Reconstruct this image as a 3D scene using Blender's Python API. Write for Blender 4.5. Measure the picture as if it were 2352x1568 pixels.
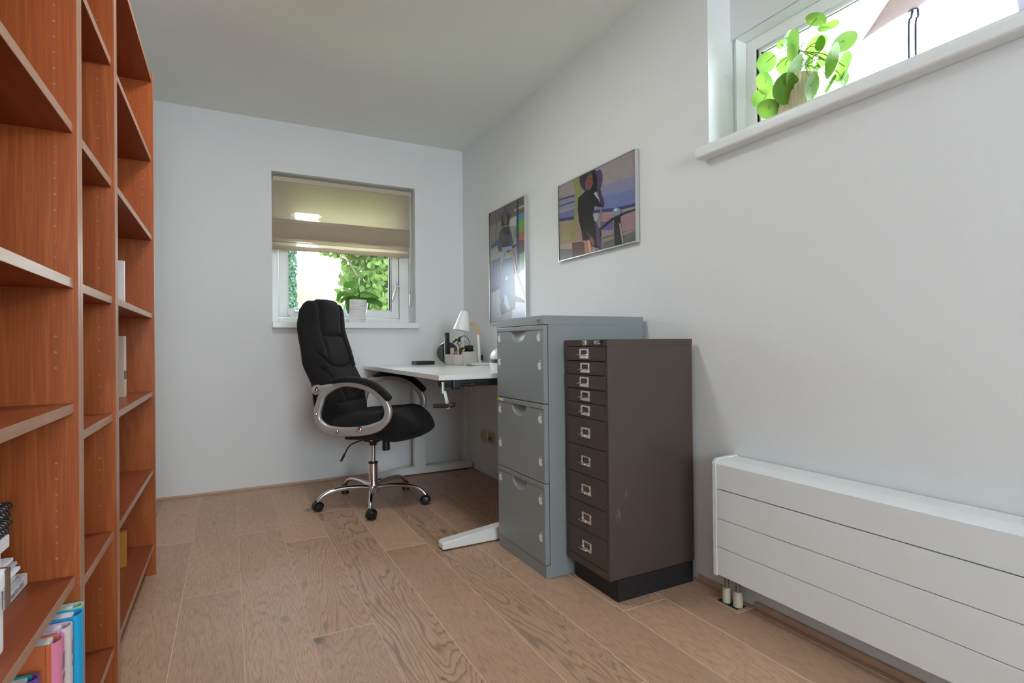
import bpy, bmesh, math, random
from mathutils import Vector, Matrix
random.seed(7)
for o in list(bpy.data.objects): bpy.data.objects.remove(o)
SC = bpy.context.scene
COL = SC.collection
PI = math.pi
# room numbers (metres): x to the right along the back wall, y into the room, z up
RW, DP, CH = 1.6184, 3.9056, 2.4242      # right wall face, back wall face, ceiling height
LW, RE = -0.58, -3.20                    # left wall face, rear wall face (behind the camera)

# ------------------------------------------------------------------ camera
def look(yaw, pitch, roll):
    f = Vector((math.sin(yaw)*math.cos(pitch), math.cos(yaw)*math.cos(pitch), math.sin(pitch)))
    r = Vector((math.cos(yaw), -math.sin(yaw), 0)); u = r.cross(f)
    c, s = math.cos(roll), math.sin(roll)
    return f, r*c + u*s, -r*s + u*c
f_, r_, u_ = look(math.radians(27.55704), math.radians(0.33090), math.radians(-0.61355))
cd = bpy.data.cameras.new('camera'); cam = bpy.data.objects.new('camera', cd); COL.objects.link(cam)
cd.sensor_width = 36; cd.lens = 1245.52/2352*36; cd.clip_start = .02; cd.clip_end = 200
M = Matrix((r_, u_, -f_)).transposed().to_4x4(); M.translation = (0, 0, .92)
cam.matrix_world = M
SC.camera = cam

# ------------------------------------------------------------------ world, sun, exposure
w = bpy.data.worlds.new('sky'); SC.world = w; w.use_nodes = True
nt = w.node_tree; nt.nodes.clear()
tc = nt.nodes.new('ShaderNodeTexCoord'); sp = nt.nodes.new('ShaderNodeSeparateXYZ')
rp = nt.nodes.new('ShaderNodeValToRGB'); bg = nt.nodes.new('ShaderNodeBackground'); wo = nt.nodes.new('ShaderNodeOutputWorld')
nt.links.new(tc.outputs['Generated'], sp.inputs[0]); nt.links.new(sp.outputs['Z'], rp.inputs[0])
rp.color_ramp.elements[0].position = 0.0; rp.color_ramp.elements[0].color = (.86, .935, 1, 1)
rp.color_ramp.elements[1].position = .9; rp.color_ramp.elements[1].color = (.74, .87, 1, 1)
nt.links.new(rp.outputs[0], bg.inputs[0])
xr_ = nt.nodes.new('ShaderNodeMapRange'); xr_.inputs['From Min'].default_value = -.3; xr_.inputs['From Max'].default_value = 1
xr_.inputs['To Min'].default_value = 9.0; xr_.inputs['To Max'].default_value = 13.0      # sky strength raised on the high window's side to add light
nt.links.new(sp.outputs['X'], xr_.inputs[0]); nt.links.new(xr_.outputs[0], bg.inputs[1])
nt.links.new(bg.outputs[0], wo.inputs[0])
sd = bpy.data.lights.new('sun', 'SUN'); sun = bpy.data.objects.new('sun', sd); COL.objects.link(sun)
sd.energy = 3; sd.angle = math.radians(1.5); sd.color = (1, .95, .85)
sun.rotation_euler = Vector((.62, .02, -.78)).to_track_quat('-Z', 'Y').to_euler()
sun.location = (-6, 8, 9)
def portal(name, loc, direction, sx, sy):
    l = bpy.data.lights.new(name, 'AREA'); l.shape = 'RECTANGLE'; l.size = sx; l.size_y = sy
    o = bpy.data.objects.new(name, l); COL.objects.link(o); o.location = loc
    o.rotation_euler = Vector(direction).to_track_quat('-Z', 'Z').to_euler(); l.cycles.is_portal = True
portal('daylight_right', (RW+.33, .55, 1.85), (-1, 0, 0), 1.8, .5)
portal('daylight_back', (.75, DP+.33, 1.55), (0, -1, 0), 1.1, 1.1)
portal('added_daylight_rear', (.30, RE-.12, 1.475), (0, 1, 0), 1.62, 1.57)  # sky portal for the added window behind the camera
SC.view_settings.view_transform = 'Standard'; SC.view_settings.look = 'None'
SC.view_settings.gamma = 1; SC.view_settings.use_curve_mapping = False
SC.view_settings.exposure = 1.07
SC.cycles.max_bounces = 12; SC.cycles.diffuse_bounces = 6; SC.cycles.transparent_max_bounces = 24
SC.cycles.caustics_reflective = False; SC.cycles.caustics_refractive = False
SC.cycles.sample_clamp_indirect = 8

# ------------------------------------------------------------------ materials
def srgb(r, g, b):
    return tuple(((c/255)/12.92 if c/255 <= .04045 else ((c/255+.055)/1.055)**2.4) for c in (r, g, b)) + (1,)
MATS = {}
def mat(name, col, rough=.5, metal=0, spec=.5, coat=0, bump=0, bscale=200, var=0, vscale=8, trans=0, alpha=1, sheen=0):
    if name in MATS: return MATS[name]
    m = bpy.data.materials.new(name); m.use_nodes = True; n = m.node_tree; b = n.nodes['Principled BSDF']
    if len(col) == 3: col = tuple(col)+(1,)
    b.inputs['Base Color'].default_value = col; b.inputs['Roughness'].default_value = rough
    b.inputs['Metallic'].default_value = metal; b.inputs['Specular IOR Level'].default_value = spec
    b.inputs['Coat Weight'].default_value = coat; b.inputs['Coat Roughness'].default_value = .1
    if sheen: b.inputs['Sheen Weight'].default_value = sheen
    g = n.nodes.new('ShaderNodeNewGeometry')
    if var:
        t = n.nodes.new('ShaderNodeTexNoise'); t.inputs['Scale'].default_value = vscale; t.inputs['Detail'].default_value = 4
        n.links.new(g.outputs['Position'], t.inputs['Vector'])
        mx = n.nodes.new('ShaderNodeMix'); mx.data_type = 'RGBA'
        mx.inputs['A'].default_value = tuple(c*(1-var) for c in col[:3])+(1,)
        mx.inputs['B'].default_value = tuple(min(1, c*(1+var)) for c in col[:3])+(1,)
        n.links.new(t.outputs[0], mx.inputs['Factor']); n.links.new(mx.outputs['Result'], b.inputs['Base Color'])
    if bump:
        t = n.nodes.new('ShaderNodeTexNoise'); t.inputs['Scale'].default_value = bscale; t.inputs['Detail'].default_value = 3
        n.links.new(g.outputs['Position'], t.inputs['Vector'])
        bp = n.nodes.new('ShaderNodeBump'); bp.inputs['Strength'].default_value = bump; bp.inputs['Distance'].default_value = .002
        n.links.new(t.outputs[0], bp.inputs['Height']); n.links.new(bp.outputs[0], b.inputs['Normal'])
    if trans:
        out = n.nodes['Material Output']; tl = n.nodes.new('ShaderNodeBsdfTranslucent'); tl.inputs[0].default_value = tuple(min(1, c*1.6) for c in col[:3])+(1,)
        ms = n.nodes.new('ShaderNodeMixShader'); ms.inputs[0].default_value = trans
        n.links.new(b.outputs[0], ms.inputs[1]); n.links.new(tl.outputs[0], ms.inputs[2]); n.links.new(ms.outputs[0], out.inputs[0])
    MATS[name] = m; return m
wallm = mat('wall_paint', (.745, .762, .768), .75, spec=.25, bump=.25, bscale=260, var=.012, vscale=2)
ceilm = mat('ceiling_paint', (.80, .81, .785), .85, spec=.2, bump=.15, bscale=200)
white = mat('white_lacquer', (.82, .83, .83), .3, var=.01)
framew = mat('window_paint', (.80, .83, .83), .28)
radm = mat('radiator_enamel', (.76, .79, .80), .35, var=.01)
greym = mat('grey_steel', srgb(136, 143, 144), .42, spec=.5, bump=.12, bscale=500, var=.03, vscale=14)
brownm = mat('brown_steel', srgb(77, 65, 59), .36, spec=.45, bump=.2, bscale=600, var=.06, vscale=20)
blackm = mat('black_plastic', (.012, .012, .013), .38, var=.1)
plinm = mat('black_plinth', (.010, .010, .011), .5, bump=.2, bscale=300)
darkgap = mat('dark_gap', (.01, .01, .01), .9)
chrome = mat('chrome', (.85, .85, .86), .08, metal=1)
steel = mat('brushed_steel', (.62, .62, .62), .28, metal=1)
silver = mat('silver_plastic', (.52, .515, .50), .36, metal=.55, spec=.6)
desktop = mat('desk_laminate', (.84, .84, .82), .22, var=.01)
fabric = mat('black_fabric', (.0155, .0145, .0150), .92, spec=.12, bump=.7, bscale=900, var=.4, vscale=300, sheen=.06)
deskleg = mat('white_powder_coat', (.80, .80, .79), .38)
cream = mat('cream_plastic', (.62, .52, .36), .4)
brass = mat('pipe_metal', (.30, .27, .21), .4, metal=.7, var=.2, vscale=50)
creamp = mat('pipe_collar', (.62, .58, .45), .5, var=.05)
alu = mat('picture_aluminium', (.62, .64, .64), .3, metal=.75)
lampw = mat('lamp_white', (.80, .80, .78), .35)
bend = mat('light_wood', srgb(206, 165, 110), .45, var=.08, vscale=40)
teal = mat('teal_cable', srgb(125, 170, 160), .45)
paper = mat('white_paper', (.80, .81, .84), .6, var=.03, vscale=60)
potw = mat('white_ceramic', (.80, .78, .78), .2, coat=.3)
soil = mat('potting_soil', (.05, .035, .02), .95, bump=.8, bscale=120, var=.4, vscale=60)
holem = mat('shelf_pin_hole', (.30, .20, .13), .6, var=.8, vscale=40)
greenst = mat('orchid_stem', srgb(92, 78, 40), .5)
trunkm = mat('bark', (.12, .09, .06), .9, bump=.8, bscale=30, var=.3, vscale=10)

def leafmat(name, c1, c2, tw=.5, vs=12, tv=1.5, ts=1.0):
    m = bpy.data.materials.new(name); m.use_nodes = True; n = m.node_tree; b = n.nodes['Principled BSDF']
    g = n.nodes.new('ShaderNodeNewGeometry'); t = n.nodes.new('ShaderNodeTexNoise'); t.inputs['Scale'].default_value = vs
    mx = n.nodes.new('ShaderNodeMix'); mx.data_type = 'RGBA'; mx.inputs['A'].default_value = c1; mx.inputs['B'].default_value = c2
    n.links.new(g.outputs['Position'], t.inputs[0]); n.links.new(t.outputs[0], mx.inputs['Factor'])
    n.links.new(mx.outputs['Result'], b.inputs['Base Color']); b.inputs['Roughness'].default_value = .55; b.inputs['Specular IOR Level'].default_value = .3
    tl = n.nodes.new('ShaderNodeBsdfTranslucent'); hs = n.nodes.new('ShaderNodeHueSaturation'); hs.inputs['Value'].default_value = tv; hs.inputs['Hue'].default_value = .485; hs.inputs['Saturation'].default_value = ts
    n.links.new(mx.outputs['Result'], hs.inputs['Color']); n.links.new(hs.outputs[0], tl.inputs[0])
    ms = n.nodes.new('ShaderNodeMixShader'); ms.inputs[0].default_value = tw
    n.links.new(b.outputs[0], ms.inputs[1]); n.links.new(tl.outputs[0], ms.inputs[2]); n.links.new(ms.outputs[0], n.nodes['Material Output'].inputs[0])
    MATS[name] = m; return m
pileam = leafmat('pilea_leaf', srgb(56, 112, 46), srgb(112, 146, 44), .42, 22, 1.6, .95)
orchm = leafmat('orchid_leaf', srgb(38, 78, 30), srgb(70, 112, 45), .3)
treem = leafmat('tree_leaf', srgb(35, 62, 28), srgb(88, 108, 45), .5, 3, 1.2)
ivym = leafmat('conifer_leaf', srgb(38, 66, 52), srgb(66, 92, 74), .3, 5)
grassm = leafmat('grass', srgb(130, 150, 80), srgb(170, 180, 110), .1, 2)

def glassmat(name, tint=(.97, .985, .98, 1), refl=.5):
    m = bpy.data.materials.new(name); m.use_nodes = True; n = m.node_tree; n.nodes.remove(n.nodes['Principled BSDF'])
    t = n.nodes.new('ShaderNodeBsdfTransparent'); t.inputs[0].default_value = tint
    g = n.nodes.new('ShaderNodeBsdfGlossy'); g.inputs['Roughness'].default_value = .02
    lw = n.nodes.new('ShaderNodeFresnel'); lw.inputs[0].default_value = 1.45
    ms = n.nodes.new('ShaderNodeMixShader'); n.links.new(lw.outputs[0], ms.inputs[0])
    n.links.new(t.outputs[0], ms.inputs[1]); n.links.new(g.outputs[0], ms.inputs[2]); n.links.new(ms.outputs[0], n.nodes['Material Output'].inputs[0])
    MATS[name] = m; return m
glass = glassmat('window_glass')

def woodmat(name, dark, mid, light, axis='Z', edge=False, rough=.38, swirl=1.0):
    """veneer: stretched noise rings plus fine pores along the given axis"""
    m = bpy.data.materials.new(name); m.use_nodes = True; n = m.node_tree; b = n.nodes['Principled BSDF']; L = n.links.new
    g = n.nodes.new('ShaderNodeNewGeometry'); mp = n.nodes.new('ShaderNodeMapping')
    s = {'Z': (9, 9, .8), 'Y': (9, .8, 9)}[axis]; mp.inputs['Scale'].default_value = s
    L(g.outputs['Position'], mp.inputs['Vector'])
    t = n.nodes.new('ShaderNodeTexNoise'); t.inputs['Scale'].default_value = .55*swirl; t.inputs['Detail'].default_value = 4; t.inputs['Distortion'].default_value = .8
    L(mp.outputs[0], t.inputs['Vector'])
    mu = n.nodes.new('ShaderNodeMath'); mu.operation = 'MULTIPLY'; mu.inputs[1].default_value = 9
    L(t.outputs[0], mu.inputs[0]); fr = n.nodes.new('ShaderNodeMath'); fr.operation = 'FRACT'; L(mu.outputs[0], fr.inputs[0])
    r = n.nodes.new('ShaderNodeValToRGB'); e = r.color_ramp.elements
    e[0].position = 0; e[0].color = mid; e[1].position = 1; e[1].color = light
    x = e.new(.45); x.color = mid; x = e.new(.80); x.color = light; x = e.new(.95); x.color = mid; e[len(e)-1].color = mid
    L(fr.outputs[0], r.inputs[0])
    mp2 = n.nodes.new('ShaderNodeMapping'); mp2.inputs['Scale'].default_value = {'Z': (420, 420, 9), 'Y': (420, 9, 420)}[axis]; L(g.outputs['Position'], mp2.inputs['Vector'])
    t2 = n.nodes.new('ShaderNodeTexNoise'); t2.inputs['Scale'].default_value = 1; t2.inputs['Detail'].default_value = 2; L(mp2.outputs[0], t2.inputs['Vector'])
    r2 = n.nodes.new('ShaderNodeValToRGB'); r2.color_ramp.elements[0].position = .35; r2.color_ramp.elements[0].color = (0, 0, 0, 1); r2.color_ramp.elements[1].position = .65
    L(t2.outputs[0], r2.inputs[0])
    mx = n.nodes.new('ShaderNodeMix'); mx.data_type = 'RGBA'; mx.inputs['A'].default_value = dark; L(r.outputs[0], mx.inputs['B'])
    ma = n.nodes.new('ShaderNodeMath'); ma.operation = 'MULTIPLY_ADD'; ma.inputs[1].default_value = .45; ma.inputs[2].default_value = .45; L(r2.outputs[0], ma.inputs[0])
    L(ma.outputs[0], mx.inputs['Factor']); L(mx.outputs['Result'], b.inputs['Base Color'])
    b.inputs['Roughness'].default_value = rough; b.inputs['Specular IOR Level'].default_value = .5 if 'edge' in name else .25
    MATS[name] = m; return m
veneer = woodmat('red_brown_veneer', (.25, .055, .017, 1), (.41, .106, .030, 1), (.48, .140, .040, 1))
veneer_fine = woodmat('red_brown_veneer_shelf', (.19, .043, .016, 1), (.27, .065, .024, 1), (.32, .08, .03, 1), 'Y')
edgem = woodmat('veneer_edge', (.30, .15, .09, 1), (.38, .20, .125, 1), (.42, .23, .15, 1), 'Z', rough=.30)
edgeh = woodmat('veneer_shelf_edge', (.30, .15, .09, 1), (.38, .20, .125, 1), (.42, .23, .15, 1), 'Y', rough=.30)

def floormat():
    m = bpy.data.materials.new('oak_floor'); m.use_nodes = True; n = m.node_tree; b = n.nodes['Principled BSDF']; L = n.links.new
    def N(t, **k):
        x = n.nodes.new(t)
        for a, v in k.items(): setattr(x, a, v)
        return x
    g = N('ShaderNodeNewGeometry'); at = N('ShaderNodeAttribute', attribute_name='plank')
    off = N('ShaderNodeVectorMath', operation='MULTIPLY_ADD'); off.inputs[1].default_value = (13, 29, 7); L(at.outputs['Color'], off.inputs[0]); L(g.outputs['Position'], off.inputs[2])
    # cathedral grain
    mp = N('ShaderNodeMapping'); mp.inputs['Scale'].default_value = (5.5, .75, 1); L(off.outputs[0], mp.inputs['Vector'])
    t = N('ShaderNodeTexNoise'); t.inputs['Scale'].default_value = 1.0; t.inputs['Detail'].default_value = 3; t.inputs['Roughness'].default_value = .45; t.inputs['Distortion'].default_value = .35; L(mp.outputs[0], t.inputs['Vector'])
    mu = N('ShaderNodeMath', operation='MULTIPLY'); mu.inputs[1].default_value = 34; L(t.outputs[0], mu.inputs[0])
    fr = N('ShaderNodeMath', operation='FRACT'); L(mu.outputs[0], fr.inputs[0])
    r = N('ShaderNodeValToRGB'); e = r.color_ramp.elements; e[0].position = 0; e[0].color = (1, 1, 1, 1); e[1].position = 1; e[1].color = (1, 1, 1, 1)
    x = e.new(.60); x.color = (.93, .93, .93, 1); x = e.new(.86); x.color = (.55, .55, .55, 1); x = e.new(.96); x.color = (.8, .8, .8, 1)
    L(fr.outputs[0], r.inputs[0])
    # pores
    mp2 = N('ShaderNodeMapping'); mp2.inputs['Scale'].default_value = (330, 22, 1); L(off.outputs[0], mp2.inputs['Vector'])
    t2 = N('ShaderNodeTexNoise'); t2.inputs['Scale'].default_value = 1; t2.inputs['Detail'].default_value = 3; L(mp2.outputs[0], t2.inputs['Vector'])
    r2 = N('ShaderNodeValToRGB'); r2.color_ramp.elements[0].position = .30; r2.color_ramp.elements[0].color = (.72, .72, .72, 1); r2.color_ramp.elements[1].position = .55; L(t2.outputs[0], r2.inputs[0])
    # broad tone drift
    t3 = N('ShaderNodeTexNoise'); t3.inputs['Scale'].default_value = 3; t3.inputs['Detail'].default_value = 4; L(off.outputs[0], t3.inputs['Vector'])
    base = N('ShaderNodeMix', data_type='RGBA'); base.inputs['A'].default_value = (.53, .32, .21, 1); base.inputs['B'].default_value = (.66, .43, .295, 1); L(t3.outputs[0], base.inputs['Factor'])
    sepc = N('ShaderNodeSeparateColor'); L(at.outputs['Color'], sepc.inputs[0])
    tone = N('ShaderNodeMapRange'); tone.inputs['To Min'].default_value = .86; tone.inputs['To Max'].default_value = 1.10; L(sepc.outputs[0], tone.inputs[0])
    def mulc(a, bb):
        q = N('ShaderNodeMix', data_type='RGBA', blend_type='MULTIPLY'); q.inputs['Factor'].default_value = 1; L(a, q.inputs['A']); L(bb, q.inputs['B']); return q.outputs['Result']
    gs = N('ShaderNodeMapRange'); gs.inputs['To Min'].default_value = .25; gs.inputs['To Max'].default_value = 1; L(sepc.outputs[1], gs.inputs[0])
    q1 = N('ShaderNodeMix', data_type='RGBA', blend_type='MULTIPLY'); L(gs.outputs[0], q1.inputs['Factor']); L(base.outputs['Result'], q1.inputs['A']); L(r.outputs[0], q1.inputs['B'])
    c = mulc(q1.outputs['Result'], r2.outputs[0]); c = mulc(c, tone.outputs[0])
    # knots
    mp3 = N('ShaderNodeMapping'); mp3.inputs['Scale'].default_value = (5.6, 3.6, 0); L(off.outputs[0], mp3.inputs['Vector'])
    nd = N('ShaderNodeTexNoise'); nd.inputs['Scale'].default_value = 30; L(g.outputs['Position'], nd.inputs['Vector'])
    ad = N('ShaderNodeVectorMath', operation='MULTIPLY_ADD'); ad.inputs[1].default_value = (.16, .16, .16); L(nd.outputs['Color'], ad.inputs[0]); L(mp3.outputs[0], ad.inputs[2])
    v = N('ShaderNodeTexVoronoi', feature='F1'); v.inputs['Scale'].default_value = 1; L(ad.outputs[0], v.inputs['Vector'])
    sz = N('ShaderNodeSeparateColor'); L(v.outputs['Color'], sz.inputs[0])
    th = N('ShaderNodeMath', operation='MULTIPLY'); th.inputs[1].default_value = .17; L(sz.outputs[0], th.inputs[0])
    dv = N('ShaderNodeMath', operation='DIVIDE'); L(v.outputs['Distance'], dv.inputs[0]); L(th.outputs[0], dv.inputs[1])
    r3 = N('ShaderNodeValToRGB'); r3.color_ramp.elements[0].position = .35; r3.color_ramp.elements[0].color = (1, 1, 1, 1); r3.color_ramp.elements[1].position = 1.0; r3.color_ramp.elements[1].color = (0, 0, 0, 1); L(dv.outputs[0], r3.inputs[0])
    km = N('ShaderNodeMath', operation='MULTIPLY'); km.inputs[1].default_value = .8; L(r3.outputs[0], km.inputs[0])
    kn = N('ShaderNodeMix', data_type='RGBA'); L(km.outputs[0], kn.inputs['Factor']); L(c, kn.inputs['A']); kn.inputs['B'].default_value = (.09, .085, .08, 1)
    L(kn.outputs['Result'], b.inputs['Base Color'])
    b.inputs['Roughness'].default_value = .42; b.inputs['Specular IOR Level'].default_value = .42
    bp = N('ShaderNodeBump'); bp.inputs['Strength'].default_value = .25; bp.inputs['Distance'].default_value = .002; L(r2.outputs[0], bp.inputs['Height']); L(bp.outputs[0], b.inputs['Normal'])
    MATS['oak_floor'] = m; return m
oak = floormat()
oakgap = mat('oak_groove', (.75, .56, .46), .7)
oakstrip = mat('oak_strip', (.50, .33, .235), .5, var=.15, vscale=30)

# ------------------------------------------------------------------ mesh helpers
def B(): return bmesh.new()
def box(bm, lo, hi, bev=0, seg=2, mi=0):
    r = bmesh.ops.create_cube(bm, size=1); vs = r['verts']
    c = [(a+b)/2 for a, b in zip(lo, hi)]; s = [abs(b-a) for a, b in zip(lo, hi)]
    for v in vs: v.co = Vector((c[0]+v.co.x*s[0], c[1]+v.co.y*s[1], c[2]+v.co.z*s[2]))
    fs = set(f for v in vs for f in v.link_faces)
    if mi:
        for f in fs: f.material_index = mi
    if bev:
        es = list(set(e for v in vs for e in v.link_edges))
        bmesh.ops.bevel(bm, geom=es, offset=min(bev, min(s)*.45), segments=seg, affect='EDGES', profile=.6)
    return bm
def quad(bm, pts, mi=0):
    f = bm.faces.new([bm.verts.new(p) for p in pts]); f.material_index = mi; return f
def prism(bm, poly, d, mi=0, cap=True):
    """poly: 3D points of one face, d: extrusion vector"""
    a = [bm.verts.new(Vector(p)) for p in poly]; b = [bm.verts.new(Vector(p)+Vector(d)) for p in poly]
    n = len(a); fs = []
    for i in range(n): fs.append(bm.faces.new((a[i], a[(i+1) % n], b[(i+1) % n], b[i])))
    if cap: fs.append(bm.faces.new(a[::-1])); fs.append(bm.faces.new(b))
    for f in fs: f.material_index = mi
    return bm
def tube(bm, pts, r, seg=10, closed=False, up=None, ry=None, cap=True, mi=0, power=1):
    pts = [Vector(p) for p in pts]; n = len(pts); rings = []; prev = None
    for i, p in enumerate(pts):
        if closed: t = (pts[(i+1) % n]-pts[i-1]).normalized()
        else: t = (pts[min(i+1, n-1)]-pts[max(i-1, 0)]).normalized()
        if up is not None: a = Vector(up)
        elif prev is None: a = Vector((0, 0, 1)) if abs(t.z) < .9 else Vector((1, 0, 0))
        else: a = prev
        a = (a-t*a.dot(t)).normalized(); prev = a; b = t.cross(a)
        ra = r[i] if isinstance(r, (list, tuple)) else r
        rb = (ry[i] if isinstance(ry, (list, tuple)) else ry) if ry is not None else ra
        ring = []
        for k in range(seg):
            th = 2*PI*k/seg; c, s = math.cos(th), math.sin(th)
            if power != 1: c = math.copysign(abs(c)**power, c); s = math.copysign(abs(s)**power, s)
            ring.append(bm.verts.new(p+a*ra*c+b*rb*s))
        rings.append(ring)
    m = n if closed else n-1
    for i in range(m):
        A, C = rings[i], rings[(i+1) % n]
        for k in range(seg):
            f = bm.faces.new((A[k], A[(k+1) % seg], C[(k+1) % seg], C[k])); f.material_index = mi
    if cap and not closed:
        f = bm.faces.new(rings[0][::-1]); f.material_index = mi; f = bm.faces.new(rings[-1]); f.material_index = mi
    return bm
def smooth_path(pts, n=8, closed=False):
    P = [Vector(p) for p in pts]; out = []; N = len(P); m = N if closed else N-1
    for i in range(m):
        if closed: p0, p1, p2, p3 = P[i-1], P[i], P[(i+1) % N], P[(i+2) % N]
        else: p0, p1, p2, p3 = P[max(i-1, 0)], P[i], P[i+1], P[min(i+2, N-1)]
        for k in range(n):
            t = k/n; out.append(.5*((2*p1)+(p2-p0)*t+(2*p0-5*p1+4*p2-p3)*t*t+(-p0+3*p1-3*p2+p3)*t**3))
    if not closed: out.append(P[-1])
    return out
def lathe(bm, prof, c=(0, 0, 0), axis=(0, 0, 1), seg=32, mi=0, cap=True):
    """prof: (radius, distance along axis)"""
    ax = Vector(axis).normalized(); a = Vector((1, 0, 0)) if abs(ax.x) < .9 else Vector((0, 1, 0)); a = (a-ax*a.dot(ax)).normalized(); b = ax.cross(a); c = Vector(c); rings = []
    for r, h in prof:
        if r < 1e-6: rings.append([bm.verts.new(c+ax*h)]); continue
        rings.append([bm.verts.new(c+ax*h+a*r*math.cos(2*PI*k/seg)+b*r*math.sin(2*PI*k/seg)) for k in range(seg)])
    for A, C in zip(rings, rings[1:]):
        for k in range(seg):
            k2 = (k+1) % seg
            if len(A) == 1 and len(C) == 1: continue
            if len(A) == 1: f = bm.faces.new((A[0], C[k2], C[k]))
            elif len(C) == 1: f = bm.faces.new((A[k], A[k2], C[0]))
            else: f = bm.faces.new((A[k], A[k2], C[k2], C[k]))
            f.material_index = mi
    if cap:
        for R, fl in ((rings[0], 1), (rings[-1], 0)):
            if len(R) > 2: f = bm.faces.new(R[::-1] if fl else R); f.material_index = mi
    return bm
def lerp_table(T, x):
    if x <= T[0][0]: return T[0][1]
    for (a, b), (c, d) in zip(T, T[1:]):
        if x <= c:
            t = (x-a)/(c-a); t = t*t*(3-2*t)*.5+t*.5; return b+(d-b)*t
    return T[-1][1]
ROOT = {}
def thing(name, label=None, cat=None, loc=(0, 0, 0), rotz=0, group=None, kind=None):
    o = bpy.data.objects.new(name, None); COL.objects.link(o); o.location = loc; o.rotation_euler = (0, 0, rotz); o.empty_display_size = .05
    tag(o, label, cat, group, kind); return o
def tag(o, label=None, cat=None, group=None, kind=None):
    if label: o['label'] = label
    if cat: o['category'] = cat
    if group: o['group'] = group
    if kind: o['kind'] = kind
    return o
def obj(name, bm, m, parent=None, local=False, smooth=50, label=None, origin=None):
    """vertices are given in world space unless local; children keep their root's origin"""
    bmesh.ops.remove_doubles(bm, verts=bm.verts, dist=1e-6)
    bmesh.ops.recalc_face_normals(bm, faces=bm.faces)
    off = Vector((0, 0, 0)); root = parent
    while root is not None and root.parent is not None: root = root.parent
    if root is not None and not local: off = Vector(root.location)
    if parent is None and origin is not None: off = Vector(origin)
    if off.length: bmesh.ops.translate(bm, vec=-off, verts=bm.verts)
    me = bpy.data.meshes.new(name); bm.to_mesh(me); bm.free()
    for x in (m if isinstance(m, (list, tuple)) else [m]): me.materials.append(x)
    if smooth:
        me.polygons.foreach_set('use_smooth', [True]*len(me.polygons)); me.set_sharp_from_angle(angle=math.radians(smooth))
    o = bpy.data.objects.new(name, me); COL.objects.link(o)
    if smooth and smooth <= 60 and len(me.polygons) < 30000:
        md = o.modifiers.new('even_shading', 'WEIGHTED_NORMAL'); md.keep_sharp = True; md.weight = 90
    if parent is not None: o.parent = parent
    elif origin is not None: o.location = origin
    if label: o['label'] = label
    return o
def text_bm(bm, s, size, origin, ux, uy, depth=.0004, mi=0, bold=False):
    """flat lettering: ux = reading direction, uy = up direction, raised by depth"""
    cu = bpy.data.curves.new('txt', 'FONT'); cu.body = s; cu.size = size; cu.resolution_u = 3
    if bold: cu.offset = size*.02
    o = bpy.data.objects.new('txt', cu); COL.objects.link(o)
    me = bpy.data.meshes.new_from_object(o.evaluated_get(bpy.context.evaluated_depsgraph_get())) if False else None
    bpy.context.view_layer.update(); dg = bpy.context.evaluated_depsgraph_get(); me = bpy.data.meshes.new_from_object(o.evaluated_get(dg))
    ux, uy = Vector(ux).normalized(), Vector(uy).normalized(); nz = ux.cross(uy); og = Vector(origin)
    vs = [bm.verts.new(og+ux*v.co.x+uy*v.co.y+nz*depth) for v in me.vertices]
    for p in me.polygons:
        try: f = bm.faces.new([vs[i] for i in p.vertices]); f.material_index = mi
        except ValueError: pass
    bpy.data.objects.remove(o); bpy.data.curves.remove(cu); bpy.data.meshes.remove(me)
def copy_tree(o, parent=None):
    c = o.copy(); COL.objects.link(c); c.parent = parent
    for ch in [x for x in o.children]: copy_tree(ch, c)
    return c

# ================================================================== ROOM SHELL
def wall_with_hole(name, axis, face, th, lo, hi, holes):
    """axis 0: wall in the yz plane at x=face, axis 1: wall in the xz plane at y=face; lo/hi = (u0,z0),(u1,z1)"""
    bm = B()
    def add(u0, z0, u1, z1):
        if u1-u0 < 1e-5 or z1-z0 < 1e-5: return
        if axis == 0: box(bm, (face, u0, z0), (face+th, u1, z1))
        else: box(bm, (u0, face, z0), (u1, face+th, z1))
    h = holes[0]
    add(lo[0], lo[1], h[0], hi[1]); add(h[2], lo[1], hi[0], hi[1]); add(h[0], lo[1], h[2], h[1]); add(h[0], h[3], h[2], hi[1])
    return tag(obj(name, bm, wallm, smooth=0), kind='structure')
W2 = (.256, 1.087-.04, 1.234, 2.088)          # back window opening
W1Y0, W1Y1, W1Z = -.35, 1.4695, 1.612         # right window opening
wall_with_hole('wall_back', 1, DP, .34, (LW-.3, -.05), (RW+.35, CH), [W2])
wall_with_hole('wall_right', 0, RW, .34, (RE-.1, -.05), (DP, CH), [(W1Y0, W1Z, W1Y1, CH)])
bm = B(); box(bm, (LW-.3, RE-.1, -.05), (LW, DP, CH)); tag(obj('wall_left', bm, wallm, smooth=0), kind='structure')
wall_with_hole('wall_rear', 1, RE, -.1, (LW, -.05), (RW, CH), [(-.50, .70, 1.10, 2.25)])  # opening made for the added rear window
bm = B(); box(bm, (LW-.3, RE-.1, CH), (RW+.35, DP+.34, CH+.2)); tag(obj('ceiling', bm, ceilm, smooth=0), kind='structure')
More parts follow.
